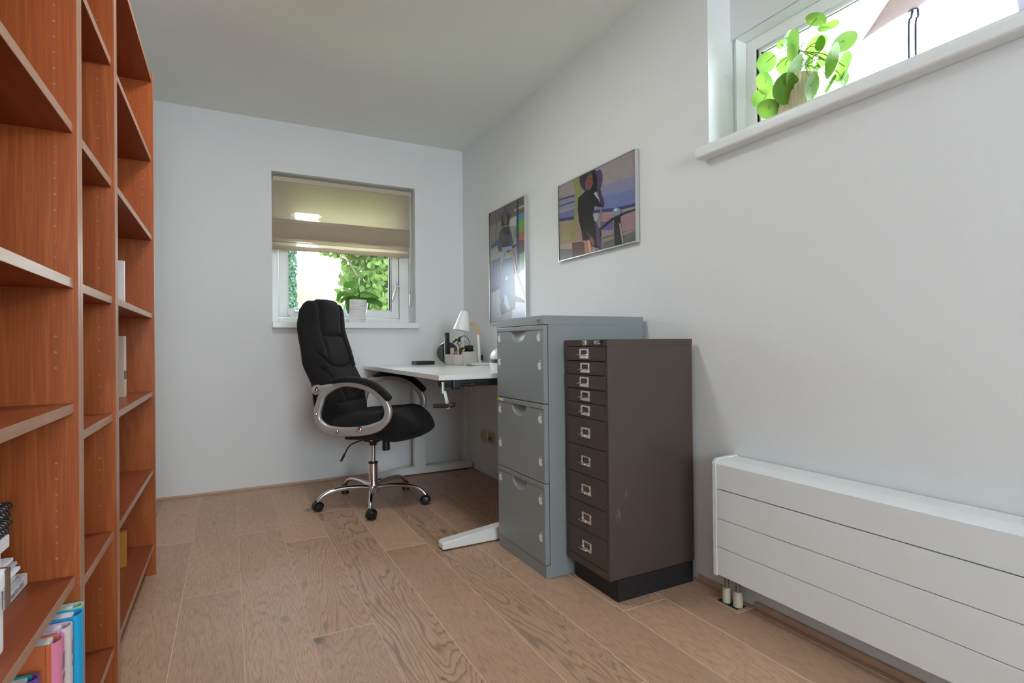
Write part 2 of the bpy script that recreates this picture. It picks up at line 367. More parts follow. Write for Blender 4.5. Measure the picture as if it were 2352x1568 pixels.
# oak planks
bm = B(); lay = bm.loops.layers.color.new('plank')
PW, PX = .1935, .0342; g = .0013
joints = {1: [1.82, 2.757, 3.70], 3: [.9, 2.435], 6: [1.485, 3.1], 0: [1.2, 2.98], -1: [2.33], 2: [1.28, 3.17], 4: [1.15, 3.3], 5: [2.05], -2: [1.6, 3.0], 7: [.8, 2.6]}
for k in range(-4, 9):
    x0 = max(PX+PW*k, LW); x1 = min(PX+PW*(k+1), RW)
    if x1-x0 < .01: continue
    ys = [RE]+sorted(joints.get(k, [1.9])+[-.6+.3*((k*7) % 3)])+[DP]
    for a, b_ in zip(ys, ys[1:]):
        c = (random.random(), random.random(), random.random(), 1)
        z0 = 0
        p = [(x0+g, a+g, z0), (x1-g, a+g, z0), (x1-g, b_-g, z0), (x0+g, b_-g, z0)]
        q = [(x0, a, -.002), (x1, a, -.002), (x1, b_, -.002), (x0, b_, -.002)]
        f = quad(bm, p, 0)
        for l in f.loops: l[lay] = c
        for i in range(4):
            f = quad(bm, [q[i], q[(i+1) % 4], p[(i+1) % 4], p[i]], 1)
            for l in f.loops: l[lay] = c
# sub-floor under the planks
box(bm, (LW, RE, -.05), (RW, DP, -.003), mi=1)
me_f = obj('floor', bm, [oak, oakgap], smooth=0); tag(me_f, kind='structure')
# thin oak strips where floor meets wall
bm = B(); box(bm, (-.40, DP-.012, 0), (.90, DP, .016), bev=.003); tag(obj('baseboard_back', bm, oakstrip), kind='structure')
bm = B(); box(bm, (RW-.012, 1.426, 0), (RW, 1.54, .022), bev=.003); box(bm, (RW-.012, RE, 0), (RW, 1.284, .022), bev=.003)
tag(obj('baseboard_right', bm, oakstrip), kind='structure')
# boxed-in corner duct under the desk
bm = B(); box(bm, (RW-.030, 3.80, 0), (RW, DP, .70), bev=.002); tag(obj('trim_1', bm, wallm), kind='structure')

# ------------------------------------------------ window_1: garden window in the back wall
win = thing('window_1', loc=(.745, DP, 1.087), kind='structure')
FY = DP+.185                                   # inner face of the frame
bm = B(); box(bm, (.252, DP-.052, 1.046), (1.243, DP, 1.088), bev=.006, seg=3); box(bm, (W2[0]+.0005, DP-.01, 1.0475), (W2[2]-.0005, FY+.05, 1.0875))
obj('window_sill', bm, framew, win)
x0, z0, x1, z1 = W2[0], 1.0875, W2[2], W2[3]
def frame(bm, x0, z0, x1, z1, y0, y1, wl, wb, wr, wt, bev=.003):
    box(bm, (x0, y0, z0), (x0+wl, y1, z1), bev=bev); box(bm, (x1-wr, y0, z0), (x1, y1, z1), bev=bev)
    box(bm, (x0+wl, y0, z0), (x1-wr, y1, z0+wb), bev=bev); box(bm, (x0+wl, y0, z1-wt), (x1-wr, y1, z1), bev=bev)
bm = B(); frame(bm, x0, z0, x1, z1, FY, FY+.07, .052, .038, .072, .045); obj('window_frame', bm, framew, win)
sx0, sz0, sx1, sz1 = x0+.055, z0+.041, x1-.075, z1-.048
bm = B(); frame(bm, sx0, sz0, sx1, sz1, FY+.004, FY+.06, .055, .055, .055, .055)
frame(bm, sx0+.052, sz0+.052, sx1-.052, sz1-.052, FY+.016, FY+.05, .012, .012, .012, .012, .002)
sash = obj('sash', bm, framew, win)
bm = B(); frame(bm, sx0+.062, sz0+.062, sx1-.062, sz1-.062, FY+.03, FY+.045, .006, .004, .008, .006, 0); obj('gasket', bm, blackm, sash)
bm = B(); box(bm, (sx0+.055, FY+.034, sz0+.055), (sx1-.055, FY+.040, sz1-.055)); obj('pane', bm, glass, sash)
hx = sx1-.022
bm = B(); box(bm, (hx-.014, FY-.004, 1.335), (hx+.006, FY+.004, 1.41), bev=.002); box(bm, (hx-.010, FY-.022, 1.365), (hx+.024, FY-.004, 1.385), bev=.004)
tube(bm, [(hx-.004, FY-.018, 1.375), (hx-.012, FY-.022, 1.34), (hx-.034, FY-.026, 1.27)], [.009, .008, .006], 10)
obj('window_handle', bm, steel, sash)
bm = B(); tube(bm, [(sx0+.005, FY-.004, sz0+.006), (sx0+.05, FY-.006, sz0+.006), (sx0+.055, FY-.008, sz0+.016), (sx0+.068, FY-.008, sz0+.014), (sx0+.07, FY-.006, sz0+.004)], .0025, 8)
box(bm, (sx0+.10, FY-.018, sz0+.038), (sx0+.14, FY+.004, sz0+.052), bev=.003); tube(bm, [(sx0+.13, FY-.012, sz0+.045), (sx0+.15, FY-.016, sz0+.03)], .005, 8)
obj('window_stay', bm, steel, sash)

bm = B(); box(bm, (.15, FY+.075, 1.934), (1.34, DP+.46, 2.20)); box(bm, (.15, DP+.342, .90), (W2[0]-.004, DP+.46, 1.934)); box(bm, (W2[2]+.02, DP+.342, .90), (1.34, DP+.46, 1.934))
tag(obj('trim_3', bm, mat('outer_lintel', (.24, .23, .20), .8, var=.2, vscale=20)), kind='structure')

# ------------------------------------------------ window_2: high window in the right wall
win = thing('window_2', loc=(RW, .6, W1Z), kind='structure')
SZ = 1.655
bm = B()
prof = [(RW-.001, 1.6135), (1.578, 1.6115), (1.5705, 1.614), (1.567, 1.620), (1.566, 1.640), (1.568, 1.649), (1.574, 1.6545), (1.582, SZ), (RW-.001, SZ)]
prism(bm, [(x, W1Y0-.03, z) for x, z in prof], (0, 1.489-W1Y0+.03, 0))
box(bm, (RW-.002, W1Y0+.0005, 1.6125), (RW+.20, W1Y1-.0005, SZ))
obj('window_sill', bm, framew, win)
FX = 1.7455
bm = B()   # plastered wall above the frame inside the recess
box(bm, (FX-.004, W1Y0, 2.094), (FX+.10, W1Y1, CH)); obj('recess_panel', bm, wallm, win, smooth=0)
def frameY(bm, y0, z0, y1, z1, xa, xb, wd, wb, wt, bev=.003):
    box(bm, (xa, y0, z0), (xb, y0+wd, z1), bev=bev); box(bm, (xa, y1-wd, z0), (xb, y1, z1), bev=bev)
    box(bm, (xa, y0+wd, z0), (xb, y1-wd, z0+wb), bev=bev); box(bm, (xa, y0+wd, z1-wt), (xb, y1-wd, z1), bev=bev)
bm = B()
ya, yb, za, zb = W1Y0+.003, W1Y1-.022, SZ+.001, 2.092
box(bm, (FX+.012, yb, za), (FX+.05, W1Y1-.001, zb))
# bevelled outer frame: deep face then splay towards the sash
def splay(bm, y0, z0, y1, z1, d0, d1, w0):
    o = [(y0, z0), (y1, z0), (y1, z1), (y0, z1)]; i = [(y0+w0, z0+w0), (y1-w0, z0+w0), (y1-w0, z1-w0), (y0+w0, z1-w0)]
    for k in range(4):
        k2 = (k+1) % 4
        A = [(d0, *o[k]), (d0, *o[k2])]; C = [(d1, *i[k2]), (d1, *i[k])]
        quad(bm, A+C); quad(bm, [(d0, *o[k]), (d0, *o[k2]), (d1+.05, *o[k2]), (d1+.05, *o[k])])
        quad(bm, [(d1, *i[k]), (d1, *i[k2]), (d1+.05, *i[k2]), (d1+.05, *i[k])]); quad(bm, [(d1+.05, *o[k]), (d1+.05, *o[k2]), (d1+.05, *i[k2]), (d1+.05, *i[k])])
splay(bm, ya, za, yb, zb, FX, FX+.028, .020)
obj('window_frame', bm, framew, win)
bm = B(); frameY(bm, ya+.021, za+.021, yb-.021, zb-.021, FX+.030, FX+.075, .046, .010, .046)
frameY(bm, ya+.067, za+.031, yb-.067, zb-.067, FX+.042, FX+.065, .012, .004, .012, .002)
sash = obj('sash', bm, framew, win)
bm = B(); frameY(bm, ya+.078, za+.034, yb-.078, zb-.078, FX+.052, FX+.060, .004, .002, .004, 0); obj('gasket', bm, steel, sash)
bm = B(); box(bm, (FX+.054, ya+.07, za+.032), (FX+.060, yb-.07, zb-.07)); obj('pane', bm, glass, sash)

# ------------------------------------------------ added_rear_window: unseen, added behind the camera to brighten the room
win = thing('added_rear_window', loc=(.55, RE, .2), kind='structure')
bm = B(); frame(bm, -.50, .70, 1.10, 2.25, RE-.08, RE-.02, .06, .07, .06, .06); box(bm, (.27, RE-.08, .77), (.33, RE-.02, 2.19)); obj('window_frame', bm, framew, win)
bm = B(); box(bm, (-.44, RE-.055, .77), (.27, RE-.049, 2.19)); box(bm, (.33, RE-.055, .77), (1.04, RE-.049, 2.19)); obj('pane', bm, glass, win)

# ================================================================== BOOKCASES
XF = -.2694
def bookcase(name, label, y0, y1, zs, top=2.03, th=.019):
    t = thing(name, label, 'bookcase', (XF-.15, (y0+y1)/2, 0))
    XB_ = LW+.006
    for s, (a, b_) in enumerate(((y0, y0+th), (y1-th, y1))):
        bm = B(); box(bm, (XB_, a, 0), (XF, b_, top), bev=.0008, seg=1)
        for f in bm.faces:
            if f.calc_center_median().x > XF-.002: f.material_index = 1
        # shelf pin holes on the inner face
        yy = (b_+.0004) if s == 0 else (a-.0004); n = Vector((0, 1 if s == 0 else -1, 0))
        z = .19
        while z < top-.1:
            if all(abs(z-q) > .024 for q in zs) and random.random() > .14:
                for xx in (-.306, XB_+.04):
                    r = bmesh.ops.create_circle(bm, cap_ends=True, radius=.0023, segments=8, matrix=Matrix.Translation((xx, yy, z)) @ Matrix.Rotation(PI/2, 4, 'X'))
                    for v in r['verts']:
                        for f in v.link_faces: f.material_index = 2
            z += .0315
        obj('side_panel', bm, [veneer, edgem, holem], t)
    xs = XF-.0075
    for i, z in enumerate(zs):
        bm = B(); box(bm, (XB_+.008, y0+th+.001, z-.0195), (xs, y1-th-.001, z), bev=.0008, seg=1)
        for f in bm.faces:
            if f.calc_center_median().x > xs-.002: f.material_index = 1
        obj('bottom_shelf' if i == len(zs)-1 else 'shelf', bm, [veneer_fine, edgeh], t)
    bm = B(); box(bm, (XB_, y0+th+.0005, top-.038), (XF-.004, y1-th-.0005, top-.019))
    for f in bm.faces:
        if f.calc_center_median().x > XF-.006: f.material_index = 1
    obj('top_panel', bm, [veneer_fine, edgeh], t)
    bm = B(); box(bm, (XB_, y0+th+.001, .02), (XB_+.007, y1-th-.001, top-.04)); obj('back_panel', bm, veneer, t)
    bm = B(); box(bm, (XF-.055, y0+th+.001, 0), (XF-.037, y1-th-.001, zs[-1]-.0205)); obj('plinth', bm, veneer_fine, t)
    return t
bookcase('bookcase', 'wide red-brown wooden bookcase unit nearest the back wall, its shelves almost empty', 1.804, 2.655, [1.701, 1.380, 1.062, .7455, .430, .126], top=2.045)
bookcase('bookcase', 'narrow empty red-brown bookcase unit between the two wide ones', 1.397, 1.803, [1.700, 1.3725, 1.0600, .7470, .4340, .126], top=2.045)
bookcase('bookcase', 'red-brown bookcase unit nearest the viewer, holding the white box and the albums', .585, 1.396, [1.700, 1.3755, 1.062, .8117, .4665, .126], top=2.045)

# things in the far bookcase, seen as slivers behind the upright
def slab(name, label, cat, lo, hi, m, bev=.002, group=None):
    bm = B(); box(bm, lo, hi, bev=bev); c = ((lo[0]+hi[0])/2, (lo[1]+hi[1])/2, lo[2])
    return tag(obj(name, bm, m, origin=c), label, cat, group)
slab('folder', 'white paper folder leaning on a middle shelf behind the bookcase upright', 'folder', (-.50, 2.395, 1.0625), (-.335, 2.409, 1.240), paper)
b_ = thing('binder', 'cream binder with a dark label band standing on the far bookcase shelf', 'binder', (-.42, 2.40, .7460))
bm = B(); box(bm, (-.53, 2.37, .7460), (-.335, 2.424, .966), bev=.002); obj('cover', bm, mat('cream_board', (.55, .46, .34), .6), b_)
bm = B(); box(bm, (-.3355, 2.373, .81), (-.3343, 2.423, .84)); obj('label_band', bm, mat('dark_label', (.09, .04, .03), .6), b_)
slab('book', 'orange book standing on the lowest shelf of the far bookcase', 'book', (-.52, 2.405, .1265), (-.338, 2.434, .255), mat('orange_cover', srgb(205, 140, 50), .5))

# ---- nearest bookcase, shelf with papers (shelf top z = .4665)
zc = .467
t = thing('archive_box', 'white cardboard archive box with brown corner strip on the shelf, left edge', 'box', (-.40, .94, zc))
bm = B(); box(bm, (-.54, .80, zc), (-.302, 1.080, .563), bev=.008, seg=3); obj('body', bm, paper, t)
bm = B(); box(bm, (-.545, .795, .563), (-.298, 1.083, .592), bev=.006, seg=3); obj('lid', bm, paper, t)
bm = B(); box(bm, (-.50, 1.0845, .560), (-.300, 1.0865, .592)); box(bm, (-.2985, 1.068, .535), (-.2965, 1.086, .592)); obj('corner_strip', bm, mat('brown_strip', (.16, .10, .06), .5, var=.2), t)
t = thing('photo_book', 'white photo album lying flat at the bottom of the paper stack, spine lettered 2012', 'book', (-.44, 1.27, zc))
bm = B(); box(bm, (-.56, 1.12, zc), (-.3485, 1.3695, zc+.023), bev=.003); obj('cover', bm, paper, t)
bm = B(); box(bm, (-.555, 1.13, zc+.0235), (-.354, 1.345, zc+.0245)); obj('cover_photo', bm, mat('photo_print_dark', (.13, .12, .08), .3, var=.9, vscale=18), t)
bm = B(); text_bm(bm, 'Valentie Ros 2012', .0125, (-.3482, 1.253, zc+.0075), (0, 1, 0), (0, 0, 1)); obj('spine_lettering', bm, blackm, t, smooth=0)
# loose booklets
for i in range(7):
    z = zc+.0255+i*.0075; ry = [1.300, 1.296, 1.285, 1.275, 1.288, 1.295, 1.297][i]
    bm = B(); box(bm, (-.56+.004*(i % 3), 1.09, z), (-.350+.006*((i*5) % 3), ry, z+.0066), bev=.001, seg=1)
    cols = [paper, mat('grey_booklet', (.45, .46, .52), .5), paper, mat('blue_booklet', (.16, .17, .45), .5), paper, mat('grey_booklet', (.45, .46, .52)), paper]
    tag(obj('booklet', bm, cols[i], origin=(-.45, 1.18, z)), ['white booklet directly on top of the photo album', 'grey booklet second from the bottom of the loose paper stack', 'shorter white booklet just under the blue one in the paper stack', 'blue-edged booklet in the middle of the paper stack', 'white booklet resting on the blue-edged booklet', 'grey booklet just under the topmost white booklet', 'topmost white booklet of the loose paper stack'][i], 'booklet', 'booklets stacked on the lower shelf')
z = zc+.0255+7*.0075
slab('carton', 'plain white carton between the booklets and the 2013 album', 'box', (-.55, 1.09, z), (-.352, 1.243, z+.026), paper)
z += .0262
t = thing('photo_book', 'white photo album lettered 2013 lying under the spiral notebooks', 'book', (-.44, 1.15, z))
bm = B(); box(bm, (-.56, 1.09, z), (-.3485, 1.273, z+.022), bev=.002); obj('cover', bm, paper, t)
bm = B(); text_bm(bm, 'Valentie Ros 2013', .0135, (-.3482, 1.112, z+.006), (0, 1, 0), (0, 0, 1)); obj('spine_lettering', bm, blackm, t, smooth=0)
z += .0225
nb = None
NBL = ['lowest of the four black spiral notebooks in the stack', 'second from the bottom of the four black spiral notebooks', 'third from the bottom of the four black spiral notebooks', 'topmost of the four black spiral notebooks in the stack']
for i in range(4):
    if nb is None:
        t = thing('spiral_notebook', NBL[0], 'notebook', (-.45, 1.14, z), group='spiral notebooks on the lower shelf')
        bm = B(); box(bm, (-.56, 1.02, z+.002), (-.3560, 1.272, z+.0108), bev=.001, seg=1); obj('pages', bm, paper, t)
        bm = B(); box(bm, (-.562, 1.018, z+.0005), (-.370, 1.276, z+.0018)); box(bm, (-.562, 1.018, z+.0112), (-.370, 1.276, z+.0125)); obj('cover', bm, mat('black_card', (.012, .012, .014), .35), t)
        bm = B()
        for k in range(19):
            y = 1.026+k*.0135
            pts = [(-.356+.0085*math.cos(a), y+.0022*a/6.28, z+.0068+.0050*math.sin(a)) for a in [2*PI*q/12 for q in range(12)]]
            tube(bm, pts, .0017, 6, closed=True)
        obj('spiral', bm, mat('black_wire', (.02, .02, .022), .2, spec=.8), t); nb = t
    else:
        t = copy_tree(nb); t.location = (-.45+.003*(i % 2), 1.14+.0015*i, z+i*.0142); t['label'] = NBL[i]

# ---- albums on the bottom shelf (top z .126)
def album(label, y0, y1, xsp, ztop, ccol, scol, zb=.1265, depth=.23, blotch=None):
    t = thing('album', label, 'book', (xsp-depth/2, (y0+y1)/2, zb), group='albums standing on the bottom shelf')
    c, s = (mat('album_%d_%d_%d' % ccol, srgb(*ccol), .35), mat('album_%d_%d_%d' % scol, srgb(*scol), .35))
    bm = B(); box(bm, (xsp-depth, y0, zb), (xsp-.010, y0+.003, ztop), bev=.001); box(bm, (xsp-depth, y1-.003, zb), (xsp-.010, y1, ztop), bev=.001)
    for y in (y0, y1): tube(bm, [(xsp-.016, y, zb+.001), (xsp-.016, y, ztop-.001)], .0022, 6)
    obj('cover', bm, c, t)
    bm = B(); n = 10; w_ = (y1-y0)/2; ym = (y0+y1)/2
    out = [(xsp-.010+.012*math.cos(a), ym+w_*math.sin(a)) for a in [-PI/2+PI*k/n for k in range(n+1)]]
    inn = [(xsp-.013+.012*math.cos(a), ym+(w_-.0025)*math.sin(a)) for a in [PI/2-PI*k/n for k in range(n+1)]]
    poly = [(x, y, zb) for x, y in out+inn]
    for i in range(n):
        prism(bm, [(*out[i], zb), (*out[i+1], zb), (*inn[n-i-1], zb), (*inn[n-i], zb)], (0, 0, ztop-zb))
    if blotch:
        for (bz, h) in ((ztop-.055, .03), (ztop-.075, .012)):
            prism(bm, [(xsp+.0022, ym-.006, bz), (xsp+.0022, ym+.004, bz), (xsp+.0022, ym+.006, bz+h), (xsp+.0022, ym-.003, bz+h*.8)], (.0004, 0, 0), mi=1)
    obj('spine', bm, [s, mat('grey_print', (.18, .19, .24), .5)], t)
    bm = B(); box(bm, (xsp-depth+.006, y0+.0035, zb+.004), (xsp-.016, y1-.0035, ztop-.0025), bev=.001, seg=1); obj('pages', bm, paper, t)
album('pale green album standing last, against the bookcase side', 1.340, 1.372, -.262, .4144, (160, 205, 180), (160, 205, 175))
album('bright blue album standing between the pale green and lilac ones', 1.300, 1.338, -.255, .4135, (35, 150, 205), (20, 160, 215))
album('lilac album with a pale spine between the blue and orange ones', 1.262, 1.296, -.264, .4095, (215, 165, 205), (215, 200, 200), blotch=True)
album('orange album with a pink spine on the bottom shelf', 1.214, 1.256, -.268, .4065, (205, 110, 65), (222, 130, 165), blotch=True)
album('dark album with turquoise edge leaning in front of the orange one', 1.165, 1.195, -.288, .372, (20, 150, 160), (110, 70, 150))

# ================================================================== GREY FILING CABINET
def boolean_cut(bm, cutters):
    me = bpy.data.meshes.new('a'); bm.to_mesh(me); bm.free(); a = bpy.data.objects.new('a', me); COL.objects.link(a)
    me2 = bpy.data.meshes.new('b'); cutters.to_mesh(me2); cutters.free(); b2 = bpy.data.objects.new('b', me2); COL.objects.link(b2)
    md = a.modifiers.new('x', 'BOOLEAN'); md.operation = 'DIFFERENCE'; md.object = b2; md.solver = 'EXACT'
    bpy.context.view_layer.update(); r = bpy.data.meshes.new_from_object(a.evaluated_get(bpy.context.evaluated_depsgraph_get()))
    out = bmesh.new(); out.from_mesh(r)
    for o in (a, b2): bpy.data.objects.remove(o)
    for m_ in (me, me2, r): bpy.data.meshes.remove(m_)
    return out
GX, GB, GY0, GY1 = 1.094, 1.601, 1.8305, 2.2475
t = thing('filing_cabinet', 'grey steel filing cabinet with three deep drawers and white fruit stickers', 'cabinet', ((GX+GB)/2, (GY0+GY1)/2, 0))
bm = B(); box(bm, (GX+.022, GY0, 0), (GB, GY1, 1.0), bev=.002); box(bm, (GX+.002, GY0, 0), (GX+.024, GY1, .050), bev=.0015)
box(bm, (GX+.0205, GY0+.004, .05), (GX+.023, GY1-.004, 1.0), mi=1); obj('body', bm, [greym, darkgap], t)
bm = B(); box(bm, (GX, GY0-.001, .9985), (GB+.001, GY1+.001, 1.0345), bev=.002)
lid = obj('top', bm, greym, t)
bm = B(); lathe(bm, [(.0085, 0), (.0085, .003), (.006, .004), (.006, .0055), (.0, .0055)], (GX, 1.872, 1.017), (-1, 0, 0), 20); box(bm, (GX-.0062, 1.8714, 1.0125), (GX-.0052, 1.8726, 1.0215), mi=1); obj('lock', bm, [steel, darkgap], lid)
def apple(bm, y, z, s):
    """bitten fruit outline with a leaf; +y is to the left as seen from the room"""
    body = [(0, .36), (.10, .42), (.22, .44), (.34, .38), (.42, .28), (.33, .20), (.28, .08), (.30, -.04), (.38, -.13), (.46, -.17), (.38, -.36), (.27, -.50), (.15, -.54), (.03, -.49), (-.09, -.53), (-.20, -.52), (-.33, -.38), (-.42, -.18), (-.45, .04), (-.42, .22), (-.32, .37), (-.18, .43), (-.08, .41)]
    leaf = [(.01, .50), (.03, .62), (.12, .74), (.24, .80), (.24, .68), (.16, .55)]
    for P_ in (smooth_path([(a, b_, 0) for a, b_ in body], 3, True), smooth_path([(a, b_, 0) for a, b_ in leaf], 3, True)):
        prism(bm, [(GX-.0006, y-p.x*s, z+p.y*s) for p in P_], (.0012, 0, 0))
stick = mat('sticker_white', (.80, .80, .84), .35)
DZ = [(.686, .9965), (.3725, .6825), (.0525, .369)]
ST = [[(2.222, .948), (2.222, .843), (1.868, .948), (1.862, .835)], [(2.222, .628), (2.222, .474), (1.862, .622), (1.862, .453)], [(2.222, .319), (1.866, .300), (1.866, .152)]]
for i, (za, zb) in enumerate(DZ):
    bm = B(); box(bm, (GX, GY0+.001, za), (GX+.020, GY1-.001, zb), bev=.0015)
    # scooped finger pull under the lip
    ct = B(); bmesh.ops.create_uvsphere(ct, u_segments=32, v_segments=24, radius=1)
    bmesh.ops.bisect_plane(ct, geom=ct.verts[:]+ct.edges[:]+ct.faces[:], plane_co=(0, 0, 0), plane_no=(0, 0, 1), clear_outer=True)
    bmesh.ops.holes_fill(ct, edges=[e for e in ct.edges if e.is_boundary], sides=0)
    for v in ct.verts: v.co = Vector((GX+v.co.x*.0135, 2.040+v.co.y*.066, zb-.019+v.co.z*.047))
    bmesh.ops.recalc_face_normals(ct, faces=ct.faces)
    bm = boolean_cut(bm, ct)
    dr = obj('drawer', bm, greym, t)
    bm = B(); box(bm, (GX-.0022, GY0+.004, zb-.0185), (GX+.003, GY1-.004, zb-.002), bev=.0015); obj('lip', bm, greym, dr)
    for (y, z) in ST[i]:
        bm = B(); apple(bm, y, z, .031); obj('white_sticker', bm, stick, dr, smooth=0, label='white sticker shaped like a bitten apple')
    if i == 1:
        bm = B(); box(bm, (GX-.0032, 2.217, zb-.0155), (GX-.0020, 2.244, zb-.002)); text_bm(bm, 'M21', .009, (GX-.0033, 2.240, zb-.0115), (0, -1, 0), (0, 0, 1), mi=1)
        obj('yellow_label', bm, [mat('label_yellow', srgb(215, 200, 40), .5), blackm], dr, smooth=0)
        bm = B(); box(bm, (GX-.0032, 2.184, zb-.014), (GX-.0020, 2.216, zb-.0045)); text_bm(bm, 'MAP', .0065, (GX-.0033, 2.204, zb-.0115), (0, -1, 0), (0, 0, 1), mi=1)
        obj('white_label', bm, [paper, blackm], dr, smooth=0)

# ================================================================== BROWN MULTI-DRAWER CABINET
BX, BBk, BY0, BY1 = 1.1869, 1.594, 1.5455, 1.8165
t = thing('drawer_cabinet', 'dark brown steel cabinet with ten shallow drawers on a black plinth', 'cabinet', (1.39, 1.68, 0))
bm = B(); box(bm, (1.2185, BY0-.004, 0), (1.582, BY1-.01, .0775), bev=.001); obj('plinth', bm, plinm, t)
bm = B(); box(bm, (BX+.012, BY0, .0777), (BBk, BY1, .93), bev=.0015); box(bm, (BX, BY0, .0777), (BX+.013, BY0+.0115, .911), bev=.001)
box(bm, (BX, BY1-.0125, .0777), (BX+.013, BY1, .911), bev=.001); box(bm, (BX, BY0+.0115, .0777), (BX+.013, BY1-.0125, .1055), bev=.001); box(bm, (BX+.008, BY0+.005, .1), (BX+.0135, BY1-.005, .925), mi=1)
# scratches in the paint of the side
rs = random.Random(3)
for (px, pz, dx, dz, w_) in ((1.222, .335, .006, -.055, .0009), (1.231, .33, .004, -.05, .0012), (1.213, .325, .008, -.04, .0006), (1.268, .40, -.012, -.05, .0006), (1.205, .43, .004, .004, .0006), (1.575, .115, .0, .003, .0012)):
    a = Vector((px, BY0-.0002, pz)); b_ = a+Vector((dx, 0, dz)); m_ = (a+b_)/2+Vector((.0015, 0, 0)); quad(bm, [a, m_+Vector((-w_, 0, 0)), b_, m_+Vector((w_, 0, 0))], 2)
obj('body', bm, [brownm, darkgap, mat('bare_scratch', (.42, .38, .34), .5)], t)
bm = B(); box(bm, (BX-.0008, BY0-.0015, .9115), (BBk+.001, BY1+.0015, .9355), bev=.0015); lid = obj('top', bm, brownm, t)
bm = B(); box(bm, (BX-.008, 1.6665, .914), (BX-.0006, 1.6895, .9335), bev=.003); lathe(bm, [(.0075, 0), (.0075, .0015), (.005, .0015), (.005, .0008), (0, .0008)], (BX-.008, 1.678, .9235), (-1, 0, 0), 18, mi=0)
box(bm, (BX-.0098, 1.6774, .919), (BX-.0086, 1.6786, .928), mi=1); obj('lock', bm, [steel, darkgap], lid)
bm = B(); box(bm, (BX-.0018, 1.572, .916), (BX-.0007, 1.626, .9325), bev=.0003, seg=1)
box(bm, (BX-.0024, 1.618, .9175), (BX-.0016, 1.6225, .931), mi=1); box(bm, (BX-.0027, 1.6193, .9255), (BX-.0023, 1.6212, .929), mi=0); box(bm, (BX-.0027, 1.6193, .9195), (BX-.0023, 1.6212, .923), mi=0)
text_bm(bm, 'BISLEY', .0098, (BX-.0019, 1.6165, .9248), (0, -1, 0), (0, 0, 1), mi=1, bold=True); text_bm(bm, 'ENGLAND', .0068, (BX-.0019, 1.6145, .9178), (0, -1, 0), (0, 0, 1), mi=1, bold=True)
obj('name_plate', bm, [blackm, mat('plate_white', (.75, .75, .72), .5)], lid, smooth=0)
zs = [.9105, .8563, .8037, .7510, .6982, .6411, .5340, .4273, .3192, .2151, .1071]
def handle(yc, z, parent, dx=0):
    bm = B(); w_, h = .030, .0185; x0 = BX-.0016+dx
    # plate: frame with a card window and a slot
    frameY(bm, yc-w_, z-h, yc+w_, z+h, x0-.001, x0+.0012, .011, .011, .006, .0006)
    box(bm, (x0-.0028, yc-w_+.009, z-h+.003), (x0-.0008, yc+w_-.009, z-h+.008), bev=.0006)
    for s in (-1, 1): lathe(bm, [(.0022, 0), (.0018, .001), (0, .0014)], (x0-.001, yc+s*(w_-.005), z+h-.008), (-1, 0, 0), 8)
    pts = smooth_path([(x0, yc-w_+.002, z-.0045), (x0-.012, yc-w_+.003, z-.0045), (x0-.021, yc-w_+.010, z-.005), (x0-.024, yc, z-.005), (x0-.021, yc+w_-.010, z-.005), (x0-.012, yc+w_-.003, z-.0045), (x0, yc+w_-.002, z-.0045)], 5)
    tube(bm, pts, .0016, 8, up=(0, 0, 1), ry=.0034)
    return obj('handle', bm, chrome, parent)
for i in range(10):
    za, zb = zs[i+1]+.0012, zs[i]-.0012
    pull = -.004 if i in (0, 2) else 0
    bm = B(); box(bm, (BX-.001+pull, BY0+.013, za), (BX+.010, BY1-.0145, zb), bev=.0012); dr = obj('drawer', bm, brownm, t)
    hz = (za+zb)/2 + (0 if i < 5 else -.001)
    handle(1.6815, hz, dr, pull)

# ================================================================== RADIATOR
RX = 1.5048; RY1 = 1.3586; RY0 = -.35
t = thing('radiator', 'long white convector radiator with horizontal panels under the high window', 'radiator', (1.56, .5, .111))
zsr = [.111, .2085, .3075, .4110, .497]
for i in range(4):
    a, b_ = zsr[i]+.0008, zsr[i+1]-(.0030 if i == 2 else .0014)
    if i == 3:
        bm = B(); prism(bm, [(RX, RY0, a), (RX+.014, RY0, a), (RX+.014, RY0, b_-.004), (RX+.014, RY0, b_+.002), (RX+.0, RY0, b_)], (0, RY1-RY0-.004, 0))
    else:
        bm = B(); box(bm, (RX, RY0, a), (RX+.014, RY1-.004, b_), bev=.0016)
    obj('front_panel', bm, radm, t)
bm = B(); box(bm, (RX+.015, RY0+.01, .118), (RW-.012, RY1-.006, .490)); obj('core', bm, mat('radiator_core', (.10, .095, .09), .7), t)
bm = B()
prism(bm, [(RX, RY0, .4965), (RX+.012, RY0, .5100), (RX+.034, RY0, .5128), (RX+.034, RY0, .5095), (RX+.014, RY0, .5065), (RX+.003, RY0, .4935)], (0, RY1-RY0-.004, 0))
for k in range(6):
    x = RX+.0375+k*.0118; box(bm, (x, RY0, .5095), (x+.0082, RY1-.004, .5130), bev=.0008, seg=1)
obj('top_grille', bm, radm, t)
bm = B()
prism(bm, [(RX-.002, RY1-.004, .108), (RW-.004, RY1-.004, .108), (RW-.004, RY1-.004, .5165), (RX+.012, RY1-.004, .5140), (RX-.003, RY1-.004, .4995), (RX-.003, RY1-.004, .4925), (RX-.002, RY1-.004, .4915)], (0, .014, 0))
obj('end_cap', bm, radm, t)
bm = B(); lathe(bm, [(.012, 0), (.012, .012), (.019, .014), (.020, .020), (.020, .034), (.017, .040), (0, .040)], (1.548, RY1+.011, .222), (0, 1, 0), 16); obj('valve_knob', bm, creamp, t)
